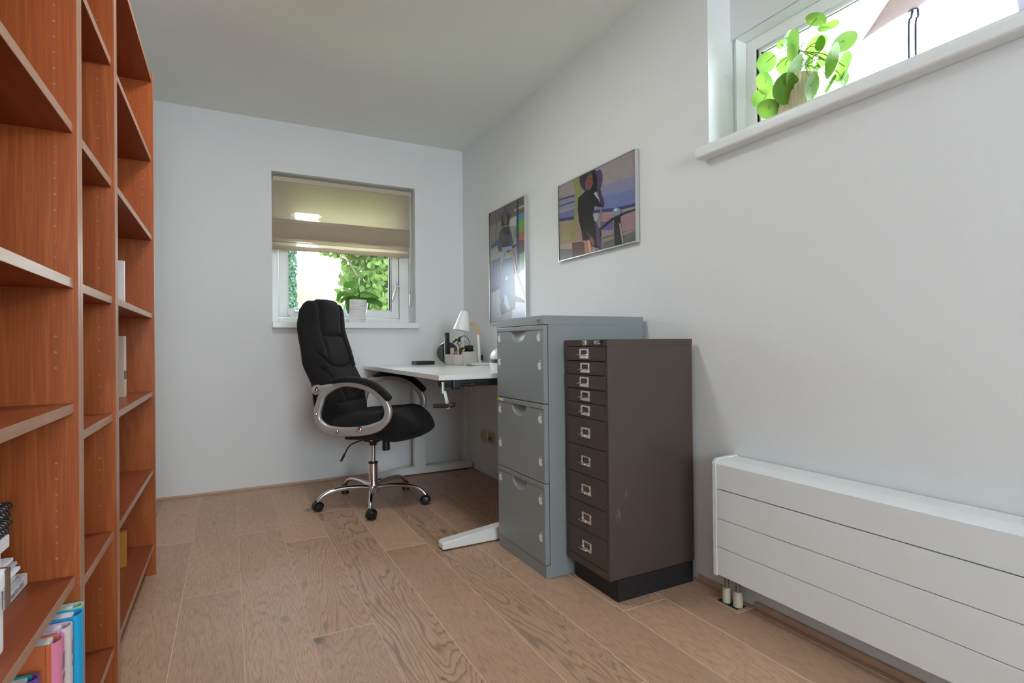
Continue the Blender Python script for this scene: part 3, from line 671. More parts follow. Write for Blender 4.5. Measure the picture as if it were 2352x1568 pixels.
for i, (x, y) in enumerate(((1.560, 1.362), (1.5655, 1.320))):
    bm = B(); tube(bm, [(x, y, .030), (x, y, .120)], .0075, 14); tube(bm, [(x, y, .106), (x, y, .119)], .013, 6); pp = obj('pipe', bm, brass, t)
    bm = B(); lathe(bm, [(.0155, 0), (.0165, .002), (.0165, .038), (.0150, .043), (.0150, .048), (.0125, .052), (.0, .052)], (x, y, .0005), (0, 0, 1), 24); obj('pipe_collar', bm, creamp, pp)
bm = B()
box(bm, (1.520, 1.285, 0), (1.535, 1.425, .0035), bev=.001); box(bm, (1.535, 1.285, 0), (RW-.013, 1.300, .0035), bev=.001)
box(bm, (1.539, 1.300, .0), (1.588, 1.388, .0008), mi=1)
tag(obj('trim_2', bm, [oakstrip, darkgap]), kind='structure')

# ================================================================== DESK
DX0, DX1, DY0, DY1 = .8449, 1.612, 2.3434, 3.897
t = thing('crank_desk', 'white height-adjustable desk with hand crank along the right wall', 'desk', (1.23, 3.1, 0))
bm = B(); box(bm, (DX0, DY0, .7600), (DX1, DY1, .7833), bev=.0012); obj('tabletop', bm, desktop, t)
bm = B()
box(bm, (DX0+.03, DY0+.03, .7250), (DX1-.05, DY0+.09, .7595), bev=.002); box(bm, (DX0+.10, DY1-.16, .7250), (DX1-.05, DY1-.10, .7595), bev=.002)
box(bm, (DX0+.30, DY0+.09, .745), (DX0+.34, DY1-.16, .7595)); box(bm, (DX1-.20, DY0+.09, .745), (DX1-.16, DY1-.16, .7595))
tube(bm, [(DX0+.035, DY0+.025, .735), (DX0+.25, DY0+.025, .733)], .006, 8); box(bm, (DX0+.075, DY0+.012, .715), (DX0+.115, DY0+.045, .7595), bev=.006)
box(bm, (DX0+.165, DY0+.015, .722), (DX0+.185, DY0+.035, .742), bev=.003); tube(bm, [(DX0+.125, DY0+.02, .73), (DX0+.128, DY0+.02, .716)], .003, 6)
obj('underframe', bm, blackm, t)
for (y, zf) in ((2.325, 1), (3.765, 0)):
    bm = B()
    poly = [(.838, .006), (1.56, .006), (1.575, .02), (1.575, .034), (1.30, .066), (1.12, .066), (.85, .040), (.838, .032)] if zf else [(.895, .008), (1.606, .008), (1.606, .050), (1.30, .058), (1.12, .058), (.905, .034), (.895, .028)]
    prism(bm, [(x, y-.030, z) for x, z in poly], (0, .060, 0)); es = bm.edges[:]; bmesh.ops.bevel(bm, geom=es, offset=.006, segments=3, affect='EDGES', profile=.6)
    ft = obj('foot', bm, deskleg, t)
    for x in ((.842, .875) if zf else (.90, .93)), (1.54, 1.57):
        bm = B(); box(bm, (x[0], y-.026, 0), (x[1], y+.026, .0075), bev=.002); obj('foot_pad', bm, blackm, ft)
    bm = B(); box(bm, (1.164, y-.026, .056), (1.244, y+.026, .50), bev=.004); lg = obj('leg', bm, deskleg, t)
    bm = B(); box(bm, (1.170, y-.021, .50), (1.238, y+.021, .7595 if not zf else .76-.001), bev=.003); obj('inner_tube', bm, deskleg, lg)
bm = B(); box(bm, (DX0+.013, DY0-.004, .700), (DX0+.026, DY0+.006, .752), bev=.002); prism(bm, [(DX0+.018, DY0-.006, .712), (DX0+.032, DY0-.006, .712), (DX0+.052, DY0-.006, .630), (DX0+.036, DY0-.006, .630)], (0, .007, 0))
cr = obj('crank', bm, chrome, t)
bm = B(); tube(bm, [(DX0-.030, DY0-.008, .6475), (DX0+.040, DY0-.008, .6435)], .0095, 12); tube(bm, [(DX0+.046, DY0-.008, .6440), (DX0+.060, DY0-.008, .6470), (DX0+.074, DY0-.008, .6480)], [.011, .013, .010], 10); obj('crank_handle', bm, blackm, cr)

# ================================================================== CHAIR
CT = math.radians(-37.1)
ch = thing('office_chair', 'black fabric office chair with silver loop arms on a chrome star base', 'chair', (.745, 3.205, 0), CT)
# local axes: x forward, y to the chair's left, z up
def backrest():
    bm = B(); seg = 120
    Wd = [(.44, .15), (.50, .205), (.58, .225), (.67, .238), (.84, .250), (.95, .240), (1.05, .232), (1.12, .222), (1.155, .205)]
    Rr = [(.44, -.195), (.55, -.240), (.67, -.278), (.84, -.338), (1.04, -.370), (1.13, -.360), (1.19, -.322)]
    Fr = [(.44, -.09), (.55, -.11), (.67, -.135), (.84, -.215), (1.04, -.272), (1.13, -.275), (1.19, -.285)]
    levels = [(.44+.715*i/86, 1, 1) for i in range(87)]
    levels = [(.433, .75, .5), (.436, .9, .8)]+levels+[(1.163, .985, .97), (1.171, .955, .9), (1.178, .90, .78), (1.1835, .82, .6), (1.187, .70, .38), (1.189, .5, .15)]
    rings = []
    for z, sw, sdp in levels:
        zz = min(max(z, .44), 1.155); hw = lerp_table(Wd, zz)*sw; rr, ff = lerp_table(Rr, z), lerp_table(Fr, z); c = (rr+ff)/2; d = (ff-rr)/2*sdp
        ring = []
        for k in range(seg):
            a = 2*PI*k/seg; cs, sn = math.cos(a), math.sin(a)
            l = hw*math.copysign(abs(cs)**.62, cs); f = c+d*math.copysign(abs(sn)**.72, sn); zo = z
            if sn > 0:
                u = l/max(hw, .01); al = abs(l); front = min(1, sn*1.6)
                dsp = .016*(1-abs(u)**4)                                  # crown
                G = lambda x, s: math.exp(-(x/s)**2)
                if z > .78: dsp -= .022*G(al-(.118+.10*max(0, .95-z)), .0085)*min(1, (z-.78)/.05)       # panel seams
                if al < .13: dsp -= .022*G(z-.985, .008)*min(1, (.13-al)/.02)
                if z > .99 and al < .118: dsp += .016*(1-(al/.118)**4)*min(1, (z-.99)/.03)               # headrest pillow
                if z > .80: dsp += .010*G(al-.175, .045)                     # side bolsters
                zs_ = .800+1.2*max(0, al-.02)**2*2
                if al < .215: dsp -= .020*G(z-zs_, .008)
                if .60 < z < .80: dsp -= .018*G(al-(.10+.10*((z-.60)/.20)**1.5), .008)*min(1, (z-.6)/.04)
                if .62 < z < .79: dsp += .012*(1-min(1, al/.2)**2)*math.sin((z-.62)/.17*PI)
                dsp -= .014*G(z-.605, .010)*(1 if al < .18 else .3)
                f += dsp*front
            if z > 1.09:
                t_ = min(1, (z-1.09)/.07); zo -= .016*t_*math.exp(-((abs(l)-.122)/.016)**2); f -= 0
                zo += .010*t_*max(0, 1-(abs(l)/.11)**4)
            ring.append(bm.verts.new((f, l, zo)))
        rings.append(ring)
    for A, C in zip(rings, rings[1:]):
        for k in range(seg): bm.faces.new((A[k], A[(k+1) % seg], C[(k+1) % seg], C[k]))
    bm.faces.new(rings[0][::-1]); bm.faces.new(rings[-1])
    return bm
bk = obj('backrest', backrest(), fabric, ch, local=True, smooth=80)
bm = B()
for i in range(1):
    pts = [(-.245, 0, .42), (-.275, 0, .55), (-.30, 0, .70)]
prism(bm, [(-.212, -.19, .44), (-.246, -.20, .60), (-.272, -.18, .72), (-.272, .18, .72), (-.246, .20, .60), (-.212, .19, .44)], (-.018, 0, 0)); bmesh.ops.bevel(bm, geom=bm.edges[:], offset=.006, segments=2, affect='EDGES')
obj('back_shell', bm, blackm, ch, local=True)
bm = B(); box(bm, (-.262, -.185, .555), (-.245, -.175, .585)); obj('care_tag', bm, blackm, bk, local=True)
def seat():
    bm = B(); nu, nv = 96, 36; rings = []
    for j in range(nv+1):
        ps = -PI/2+PI*j/nv; cv, sv = math.cos(ps), math.sin(ps); ring = []
        cvp = cv**.42; svp = math.copysign(abs(sv)**.75, sv)
        for k in range(nu):
            a = 2*PI*k/nu; cs, sn = math.cos(a), math.sin(a)
            f = .068+.280*cvp*math.copysign(abs(cs)**.78, cs); l = .265*cvp*math.copysign(abs(sn)**.66, sn)
            z = .478+(.073 if sv > 0 else .068)*svp
            if sv > 0:
                z += .018*math.exp(-((abs(l)-.21)/.05)**2)*svp                # bolster sides
                z -= .010*math.exp(-(f+.02)**2/.02)*svp
                z += .012*math.exp(-((f-.20)/.07)**2)*svp
                z -= .012*math.exp(-((abs(l)-.165)/.010)**2)*svp*(1 if f < .24 else 0)
                z -= .010*math.exp(-((f-.235-.3*abs(l)*.0)/.010)**2)*svp*(1 if abs(l) < .165 else 0)
            dr = max(0, (f-.16)/.19); z -= .050*dr**2 if sv > 0 else .022*dr-.0*dr
            if sv <= 0: z -= .020*math.exp(-((f-.19)/.08)**2); z += .020*max(0, (-f)/.2)
            ring.append(bm.verts.new((f, l, z)))
        rings.append(ring)
    for A, C in zip(rings, rings[1:]):
        for k in range(nu): bm.faces.new((A[k], A[(k+1) % nu], C[(k+1) % nu], C[k]))
    return bm
st = obj('seat', seat(), fabric, ch, local=True, smooth=80)
bm = B(); pts = [(.068+.279*math.copysign(abs(math.cos(a))**.78, math.cos(a)), .264*math.copysign(abs(math.sin(a))**.66, math.sin(a)), .470-.035*max(0, (.068+.28*math.cos(a)-.16)/.19)**2) for a in [2*PI*k/80 for k in range(80)]]
tube(bm, pts, .0035, 6, closed=True); obj('piping', bm, fabric, st, local=True)
armp = [(-.150, .668), (-.060, .716), (.030, .716), (.115, .690), (.178, .645), (.212, .588), (.206, .535), (.165, .497), (.100, .474), (.020, .464), (-.070, .463), (-.140, .476), (-.180, .512), (-.190, .556), (-.176, .612)]
for s in (-1, 1):
    y = s*.283
    bm = B(); path = smooth_path([(a, y, b_) for a, b_ in armp], 6, True)
    n = len(path); up = (0, 1, 0)
    rr = []
    for p in path:
        rr.append(.0165 if p.z < .50 else .0165)
    ry = [.026 if p.z < .50 else (.017 if p.z > .64 and p.x > -.12 else .021) for p in path]
    ry = [(ry[i-2]+ry[i-1]+ry[i]+ry[(i+1) % n]+ry[(i+2) % n])/5 for i in range(n)]
    tube(bm, path, rr, 16, closed=True, up=up, ry=ry, power=.75)
    tube(bm, smooth_path([(-.192, y, .688), (-.165, y, .690), (-.12, y, .700), (-.06, y, .714)], 4), [.0165]*13, 16, up=up, ry=[.024-.0006*i for i in range(13)], power=.8)
    lathe(bm, [(.0, -.017), (.024, -.0165), (.027, -.012), (.027, .012), (.024, .0165), (0, .017)], (-.192, y, .687), (0, 1, 0), 24)
    for yy in (y-s*.03,): 
        tube(bm, [(.055, y-s*.04, .476), (.055, y, .476)], .015, 12); tube(bm, [(-.07, y-s*.04, .468), (-.07, y, .468)], .012, 12); tube(bm, [(-.192, y-s*.05, .60), (-.19, y, .60)], .012, 12)
    arm = obj('armrest', bm, silver, ch, local=True, smooth=50)
    for (a, b_, r) in ((-.192, .687, .013), (-.189, .556, .008), (-.070, .467, .009), (.055, .478, .014)):
        bm = B(); lathe(bm, [(r*1.35, 0), (r*1.35, .0015), (r, .002), (r*.8, .005), (r*.35, .0065), (0, .007)], (a, y+s*.0155, b_), (0, s, 0), 20)
        obj('screw_cap', bm, chrome, arm, local=True)
    bm = B(); pp = smooth_path([(-.118, y, .730), (-.06, y, .740), (.02, y, .742), (.09, y, .729), (.15, y, .702), (.205, y, .655), (.222, y, .632)], 6); n = len(pp)
    prof = [min(1, .45+i/3*.3) if i < 4 else (1 if i < n-4 else .45+.18*(n-1-i)) for i in range(n)]
    tube(bm, pp, [.030*q for q in prof], 18, up=(0, 1, 0), ry=[.0165*q for q in prof], power=.7); obj('arm_pad', bm, fabric, arm, local=True, smooth=70)
bm = B(); box(bm, (-.13, -.10, .385), (.16, .10, .412), bev=.01); box(bm, (-.045, -.035, .362), (.05, .035, .392), bev=.01); lathe(bm, [(.034, .392), (.032, .375), (.022, .350), (.021, .340), (.0, .340)], seg=24)
obj('tilt_mechanism', bm, blackm, ch, local=True)
bm = B(); lathe(bm, [(.010, 0), (.006, .003), (0, .004)], (.005, -.036, .378), (0, -1, 0), 12); obj('bolt', bm, chrome, ch, local=True)
bm = B(); lathe(bm, [(.020, .395), (.021, .345), (.0225, .342), (.0225, .318), (.021, .314), (0, .312)], (.085, -.01, 0), seg=24); obj('tension_knob', bm, blackm, ch, local=True)
bm = B(); tube(bm, smooth_path([(-.03, -.03, .378), (-.075, -.05, .366), (-.115, -.065, .345), (-.140, -.075, .300)], 5), .0042, 8); lv = obj('lever', bm, blackm, ch, local=True)
bm = B(); tube(bm, [(-.138, -.074, .305), (-.145, -.077, .290), (-.160, -.083, .258)], [.007, .010, .0095], 10, up=(0, 1, 0), ry=[.005, .007, .006]); obj('lever_grip', bm, blackm, lv, local=True)
bm = B(); lathe(bm, [(.0135, .340), (.0135, .236), (0, .236)], seg=24); obj('gas_rod', bm, chrome, ch, local=True)
bm = B(); lathe(bm, [(.0185, .246), (.027, .244), (.027, .234), (0, .234)], seg=24); obj('collar', bm, blackm, ch, local=True)
bm = B(); lathe(bm, [(.0, .235), (.0255, .235), (.0255, .128), (.034, .120), (.036, .112), (.036, .075), (.033, .068), (0, .066)], seg=32); obj('column', bm, chrome, ch, local=True)
for k in range(5):
    ang = math.radians(182+72*k)-CT; d = Vector((math.cos(ang), math.sin(ang), 0)); sd_ = Vector((-math.sin(ang), math.cos(ang), 0))
    bm = B(); pts = smooth_path([d*.028+Vector((0, 0, .097)), d*.10+Vector((0, 0, .108)), d*.18+Vector((0, 0, .110)), d*.245+Vector((0, 0, .101)), d*.29+Vector((0, 0, .082)), d*.315+Vector((0, 0, .054))], 6); n = len(pts)
    tube(bm, pts, [.0175-.007*i/(n-1) for i in range(n)], 16, up=tuple(sd_), ry=[.0145-.004*i/(n-1) for i in range(n)]); lg = obj('leg', bm, chrome, ch, local=True, smooth=60)
    c = d*.318; tw = math.radians([20, -35, 15, 40, -20][k])+ang+PI/2; wd = Vector((math.cos(tw), math.sin(tw), 0)); fw = Vector((-math.sin(tw), math.cos(tw), 0)); c2 = c+fw*.006
    bm = B()
    for s in (-1, 1): lathe(bm, [(0, .004), (.0215, .004), (.0248, .007), (.0248, .014), (.022, .020), (.012, .023), (0, .0235)], c2+Vector((0, 0, .0248)), tuple(wd*s), 24)
    # hood
    N_ = 12
    hood = [c2+fw*(.029*math.cos(a))+Vector((0, 0, .0255+.029*math.sin(a))) for a in [math.radians(-10+200*q/N_) for q in range(N_+1)]]
    tube(bm, hood, .017, 8, up=tuple(wd), ry=.0025, power=.6); tube(bm, [c+Vector((0, 0, .046)), c+Vector((0, 0, .062))], .0105, 12)
    obj('caster', bm, blackm, lg, local=True, smooth=45)

# ================================================================== ON THE DESK
DZt = .7835
t = thing('pen_organizer', 'off-white stepped desk organizer filled with pens and gadgets', 'organizer', (1.42, 3.52, DZt))
OX0, OX1, OY0, OY1 = 1.352, 1.520, 3.425, 3.615
def tray(bm, x0, y0, x1, y1, h, wt=.003, fl=.003, z=DZt, mi=0):
    box(bm, (x0, y0, z), (x1, y1, z+fl), mi=mi)
    for lo, hi in (((x0, y0), (x1, y0+wt)), ((x0, y1-wt), (x1, y1)), ((x0, y0+wt), (x0+wt, y1-wt)), ((x1-wt, y0+wt), (x1, y1-wt))): box(bm, (*lo, z), (*hi, z+h), bev=.0008, seg=1, mi=mi)
orgm = mat('organizer_plastic', (.66, .64, .60), .45)
bm = B(); tray(bm, OX0, OY0, OX0+.055, OY1, .073); tray(bm, OX0+.056, OY0, OX1, OY1, .092); obj('body', bm, orgm, t)
bm = B(); box(bm, (OX0+.004, OY0+.004, DZt+.060), (OX0+.051, OY1-.004, DZt+.064)); obj('divider', bm, bend, t)
def rod(name, label, cat, p0, p1, r, m, group=None, tip=None):
    bm = B(); p0, p1 = Vector(p0), Vector(p1); tube(bm, [p0, p0.lerp(p1, .08), p0.lerp(p1, .95), p1], [r*.5, r, r, r*.7], 10)
    return tag(obj(name, bm, m, origin=tuple(p0)), label, cat, group)
# the black telescope-like tool with a silver rail
t = thing('tripod_tool', 'black column tool with a silver side rail standing behind the organizer', 'tool', (1.372, 3.64, DZt))
bm = B(); box(bm, (1.364, 3.625, DZt), (1.392, 3.655, DZt+.225), bev=.004); obj('body', bm, blackm, t)
bm = B(); box(bm, (1.357, 3.636, DZt), (1.362, 3.645, DZt+.195), bev=.001); box(bm, (1.350, 3.632, DZt+.193), (1.364, 3.648, DZt+.197)); box(bm, (1.352, 3.625, DZt+.243), (1.372, 3.65, DZt+.2475), bev=.002); box(bm, (1.366, 3.627, DZt+.225), (1.388, 3.653, DZt+.247), bev=.003); obj('side_rail', bm, steel, t)
t = thing('round_speaker', 'round black disc with a thin silver rim standing behind the organizer', 'speaker', (1.40, 3.70, DZt))
bm = B(); lathe(bm, [(0, 0), (.076, 0), (.080, .004), (.080, .018), (.074, .024), (0, .024)], (1.405, 3.700, DZt+.0815), (.3, 1, 0), 40); obj('body', bm, blackm, t)
bm = B(); tube(bm, [(1.405+.0785*math.cos(a)*.958, 3.700-.0785*math.cos(a)*.287, DZt+.0815+.0785*math.sin(a)) for a in [2*PI*k/40 for k in range(40)]], .0022, 6, closed=True); obj('rim', bm, steel, t)
t = thing('scissors', 'scissors with blue handles sticking out of the organizer', 'scissors', (OX0+.018, 3.50, DZt+.065))
bm = B()
for (y, z, tl) in ((3.520, .090, .2), (3.497, .078, -.5)):
    tube(bm, [(OX0+.018, y+.010*math.cos(a)*math.cos(tl)-.014*math.sin(a)*math.sin(tl), DZt+z+.010*math.cos(a)*math.sin(tl)+.016*math.sin(a)) for a in [2*PI*k/20 for k in range(20)]], .0034, 8, closed=True)
obj('handles', bm, mat('blue_handle', srgb(30, 90, 165), .35), t)
bm = B(); prism(bm, [(OX0+.017, 3.518, DZt+.072), (OX0+.017, 3.508, DZt+.074), (OX0+.017, 3.506, DZt+.0645), (OX0+.017, 3.512, DZt+.0645)], (.002, 0, 0)); obj('blades', bm, steel, t)
rod('pen', 'silver metal pen standing upright at the front of the organizer', 'pen', (OX0+.030, 3.434, DZt+.0645), (OX0+.022, 3.440, DZt+.142), .0042, steel)
rod('pencil', 'orange-brown pencil leaning in the low tray of the organizer', 'pencil', (OX0+.020, 3.462, DZt+.0645), (OX0+.028, 3.470, DZt+.105), .0035, mat('pencil_orange', srgb(190, 120, 50), .5))
rod('pencil', 'wooden pencil tilted behind the silver pen', 'pencil', (OX0+.036, 3.455, DZt+.0645), (OX0+.060, 3.462, DZt+.160), .0032, bend)
rod('marker', 'dark red marker standing beside the silver pen', 'marker', (OX0+.046, 3.445, DZt+.0645), (OX0+.044, 3.447, DZt+.118), .0065, mat('marker_red', srgb(110, 45, 35), .4))
rod('highlighter', 'yellow highlighter lying low in the organizer', 'marker', (OX0+.0605, 3.432, DZt+.0945), (OX0+.075, 3.44, DZt+.1085), .006, mat('highlighter_yellow', srgb(205, 215, 30), .4))
slab('note_card', 'cream paper card leaning among the pens', 'card', (OX0+.012, 3.480, DZt+.0645), (OX0+.014, 3.545, DZt+.118), mat('card_cream', (.66, .6, .48), .6))
t = thing('magnifying_glass', 'small round magnifier with a thin wooden rim among the pens', 'magnifier', (OX0+.040, 3.475, DZt+.0645))
bm = B(); tube(bm, [(OX0+.040, 3.475+.018*math.cos(a), DZt+.140+.022*math.sin(a)) for a in [2*PI*k/24 for k in range(24)]], .0018, 6, closed=True); tube(bm, [(OX0+.040, 3.473, DZt+.0645), (OX0+.040, 3.475, DZt+.119)], .002, 6); obj('rim', bm, bend, t)
bm = B(); lathe(bm, [(0, 0), (.017, .0005), (.0, .001)], (OX0+.040, 3.475, DZt+.140), (1, 0, 0), 20); obj('lens', bm, blackm, t)
# headset-like black gooseneck with plug
t = thing('clip_lamp', 'black gooseneck clip with a small yellow-green dot arching over the organizer', 'lamp', (1.47, 3.50, DZt+.092))
bm = B(); box(bm, (1.462, 3.468, DZt+.0925), (1.508, 3.53, DZt+.135), bev=.008, seg=3); box(bm, (1.424, 3.475, DZt+.0925), (1.462, 3.52, DZt+.122), bev=.008); obj('base', bm, blackm, t)
bm = B(); tube(bm, smooth_path([(1.487, 3.49, DZt+.134), (1.483, 3.49, DZt+.165), (1.466, 3.49, DZt+.192), (1.445, 3.49, DZt+.201), (1.42, 3.49, DZt+.194), (1.40, 3.49, DZt+.178)], 6), .0022, 8); ar = obj('gooseneck', bm, blackm, t)
bm = B(); tube(bm, [(1.432, 3.49, DZt+.198), (1.412, 3.49, DZt+.186), (1.385, 3.49, DZt+.172), (1.352, 3.49, DZt+.145)], [.003, .0065, .008, .003], 10); lathe(bm, [(0, -.004), (.006, 0), (0, .005)], (1.392, 3.481, DZt+.184), (0, -1, 0), 12, mi=1); box(bm, (1.397, 3.485, DZt+.158), (1.42, 3.495, DZt+.182), bev=.004); obj('lamp_head', bm, [blackm, mat('yellow_dot', srgb(215, 230, 20), .4)], ar)
bm = B(); tube(bm, smooth_path([(1.405, 3.47, DZt+.1325), (1.418, 3.47, DZt+.148), (1.434, 3.47, DZt+.160), (1.455, 3.47, DZt+.158), (1.470, 3.47, DZt+.137)], 6), .0018, 7); tube(bm, [(1.400, 3.47, DZt+.130), (1.416, 3.47, DZt+.148)], .0055, 8)
tag(obj('teal_cable', bm, teal, origin=(1.43, 3.47, DZt+.13)), 'short teal cable curling out of the organizer', 'cable')
bm = B()
tube(bm, smooth_path([(1.405, 3.283, DZt+.004), (1.45, 3.268, DZt+.002), (1.50, 3.268, DZt+.002), (1.558, 3.29, DZt+.002), (1.572, 3.34, DZt+.003), (1.568, 3.40, DZt+.012), (1.545, 3.43, DZt+.03), (1.553, 3.47, DZt+.055), (1.575, 3.50, DZt+.045), (1.590, 3.49, DZt+.020), (1.595, 3.46, DZt+.003)], 7), .0022, 8)
tube(bm, [(1.375, 3.292, DZt+.008), (1.378, 3.291, DZt+.008), (1.408, 3.282, DZt+.008)], [.005, .0078, .0078], 10)
tag(obj('teal_cable', bm, teal, origin=(1.50, 3.3, DZt)), 'long teal charging cable looped around the base of the desk lamp', 'cable')
bm = B(); tube(bm, smooth_path([(1.545, 3.52, DZt+.003), (1.55, 3.50, DZt+.05), (1.575, 3.50, DZt+.06), (1.59, 3.52, DZt+.03), (1.57, 3.55, DZt+.003)], 7), .003, 8); box(bm, (1.532, 3.50, DZt), (1.56, 3.56, DZt+.03), bev=.004); box(bm, (1.575, 3.49, DZt+.03), (1.592, 3.52, DZt+.066), bev=.004)
tag(obj('charger', bm, blackm, origin=(1.55, 3.52, DZt)), 'black charger plug with coiled cord behind the desk lamp', 'charger')
slab('external_drive', 'flat black box on the far left of the desk', 'device', (1.180, 3.735, DZt), (1.318, 3.845, DZt+.026), blackm, bev=.004)
# desk lamp
LY = 3.345
t = thing('desk_lamp', 'white desk lamp with a cone shade and a wooden bend on the desk', 'lamp', (1.478, LY, DZt))
bm = B(); lathe(bm, [(0, 0), (.084, 0), (.087, .003), (.087, .013), (.083, .0165), (0, .0165)], (1.478, LY, DZt), seg=48); obj('base', bm, lampw, t)
bm = B(); tube(bm, [(1.500, LY, DZt+.015), (1.497, LY, DZt+.03)], .0115, 16); tube(bm, [(1.498, LY, DZt+.018), (1.488, LY, DZt+.205)], .0088, 16); stm = obj('stem', bm, lampw, t)
bm = B(); tube(bm, smooth_path([(1.4885, LY, DZt+.203), (1.484, LY, DZt+.232), (1.474, LY, DZt+.258), (1.458, LY, DZt+.275), (1.440, LY, DZt+.281), (1.424, LY, DZt+.279)], 6), .0086, 14); obj('wooden_bend', bm, bend, stm)
A0 = Vector((1.368, LY, DZt+.232)); A1 = Vector((1.400, LY, DZt+.362)); ax = (A1-A0)
ax = Vector((.20, 0, 1)).normalized()
bm = B(); lathe(bm, [(.058, 0), (.0300, .118), (.0265, .129), (.0180, .136), (0, .139), (0, .1365), (.017, .1338), (.0250, .127), (.0565, 0)], tuple(A0), tuple(ax), 40, cap=False); sh = obj('lamp_shade', bm, lampw, t)
bm = B(); lathe(bm, [(0, .02), (.018, .03), (.022, .045), (.012, .07), (.010, .12), (0, .12)], tuple(A0), tuple(ax), 20); obj('bulb', bm, mat('bulb_off', (.75, .75, .72), .3), sh)
# label printer / white gadget at the right
t = thing('label_printer', 'rounded white device with a black band, half hidden behind the grey cabinet', 'device', (1.37, 2.72, DZt))
def egg(bm, c, rx, ry, z0, z1, k=.5, seg=40, n=14, top=True):
    rings = []
    for j in range(n+1):
        v = j/n; z = z0+(z1-z0)*(math.sin(v*PI/2) if top else v)
        s = (math.cos(v*PI/2)**.55 if top else (.86+.14*v))
        rings.append([bm.verts.new((c[0]+rx*max(s, .03)*math.copysign(abs(math.cos(a))**.8, math.cos(a)), c[1]+ry*max(s, .03)*math.copysign(abs(math.sin(a))**.8, math.sin(a)), z)) for a in [2*PI*q/seg for q in range(seg)]])
    for A, C in zip(rings, rings[1:]):
        for q in range(seg): bm.faces.new((A[q], A[(q+1) % seg], C[(q+1) % seg], C[q]))
    bm.faces.new(rings[0][::-1]); bm.faces.new(rings[-1])
bm = B(); egg(bm, (1.372, 2.72), .085, .085, DZt, DZt+.036, top=False); obj('lower_body', bm, white, t)
bm = B(); egg(bm, (1.372, 2.72), .081, .081, DZt+.036, DZt+.060, top=False); obj('band', bm, blackm, t)
bm = B(); egg(bm, (1.372, 2.72), .080, .080, DZt+.056, DZt+.118); obj('lid', bm, white, t)

# ================================================================== PICTURES
def uvmap(TL, TR, BR, BL):
    hl, hr = BL[1]-TL[1], BR[1]-TR[1]
    def f(x, y):
        s = (x-TL[0])/(TR[0]-TL[0]); top = TL[1]+(TR[1]-TL[1])*s; bot = BL[1]+(BR[1]-BL[1])*s
        v = (bot-y)/(bot-top); u = s*hr/(hl*(1-s)+s*hr); return min(1, max(0, u)), min(1, max(0, v))
    return f
def print_mat(col): 
    k = 'print_%d_%d_%d' % col
    return mat(k, srgb(*col), .30, spec=.5, var=.22, vscale=55)
def picture(label, y0, y1, z0, z1, f, bg_, shapes):
    """y0 = far (left) side, y1 = near (right) side"""
    th, fw = .020, .009
    t = thing('framed_photo', label, 'picture', (RW-.01, (y0+y1)/2, (z0+z1)/2))
    bm = B(); frameY(bm, y1, z0, y0, z1, RW-th, RW-.001, fw*.6, fw*.6, fw*.6, .001); obj('frame', bm, alu, t)
    bm = B(); mats = [print_mat(bg_)]; cols = {bg_: 0}
    Y = lambda u: (y0-.005)+((y1+.005)-(y0-.005))*u; Z = lambda v: z0+.005+(z1-z0-.010)*v
    quad(bm, [(RW-.016, Y(0), Z(0)), (RW-.016, Y(1), Z(0)), (RW-.016, Y(1), Z(1)), (RW-.016, Y(0), Z(1))])
    for i, (c, pts) in enumerate(shapes):
        if c not in cols: cols[c] = len(mats); mats.append(print_mat(c))
        P_ = [f(*p) for p in pts]; x = RW-.016-.00005*(i+1)
        fc = bm.faces.new([bm.verts.new((x, Y(u), Z(v))) for u, v in P_]); fc.material_index = cols[c]
    bm.normal_update(); bmesh.ops.triangulate(bm, faces=[q for q in bm.faces if len(q.verts) > 3], ngon_method='EAR_CLIP')
    o = obj('photo_print', bm, mats, t, smooth=0)
    bm = bmesh.new(); bm.from_mesh(o.data); bm.normal_update(); bmesh.ops.reverse_faces(bm, faces=[q for q in bm.faces if q.normal.x > 0]); bm.to_mesh(o.data); bm.free()
    return t
def ell(cx, cy, rx, ry, rot=0, n=20):
    r = math.radians(rot)
    return [(cx+rx*math.cos(a)*math.cos(r)-ry*math.sin(a)*math.sin(r), cy+rx*math.cos(a)*math.sin(r)+ry*math.sin(a)*math.cos(r)) for a in [2*PI*k/n for k in range(n)]]
f = uvmap((45, 556), (1012, 80), (1020, 1240), (58, 1500))
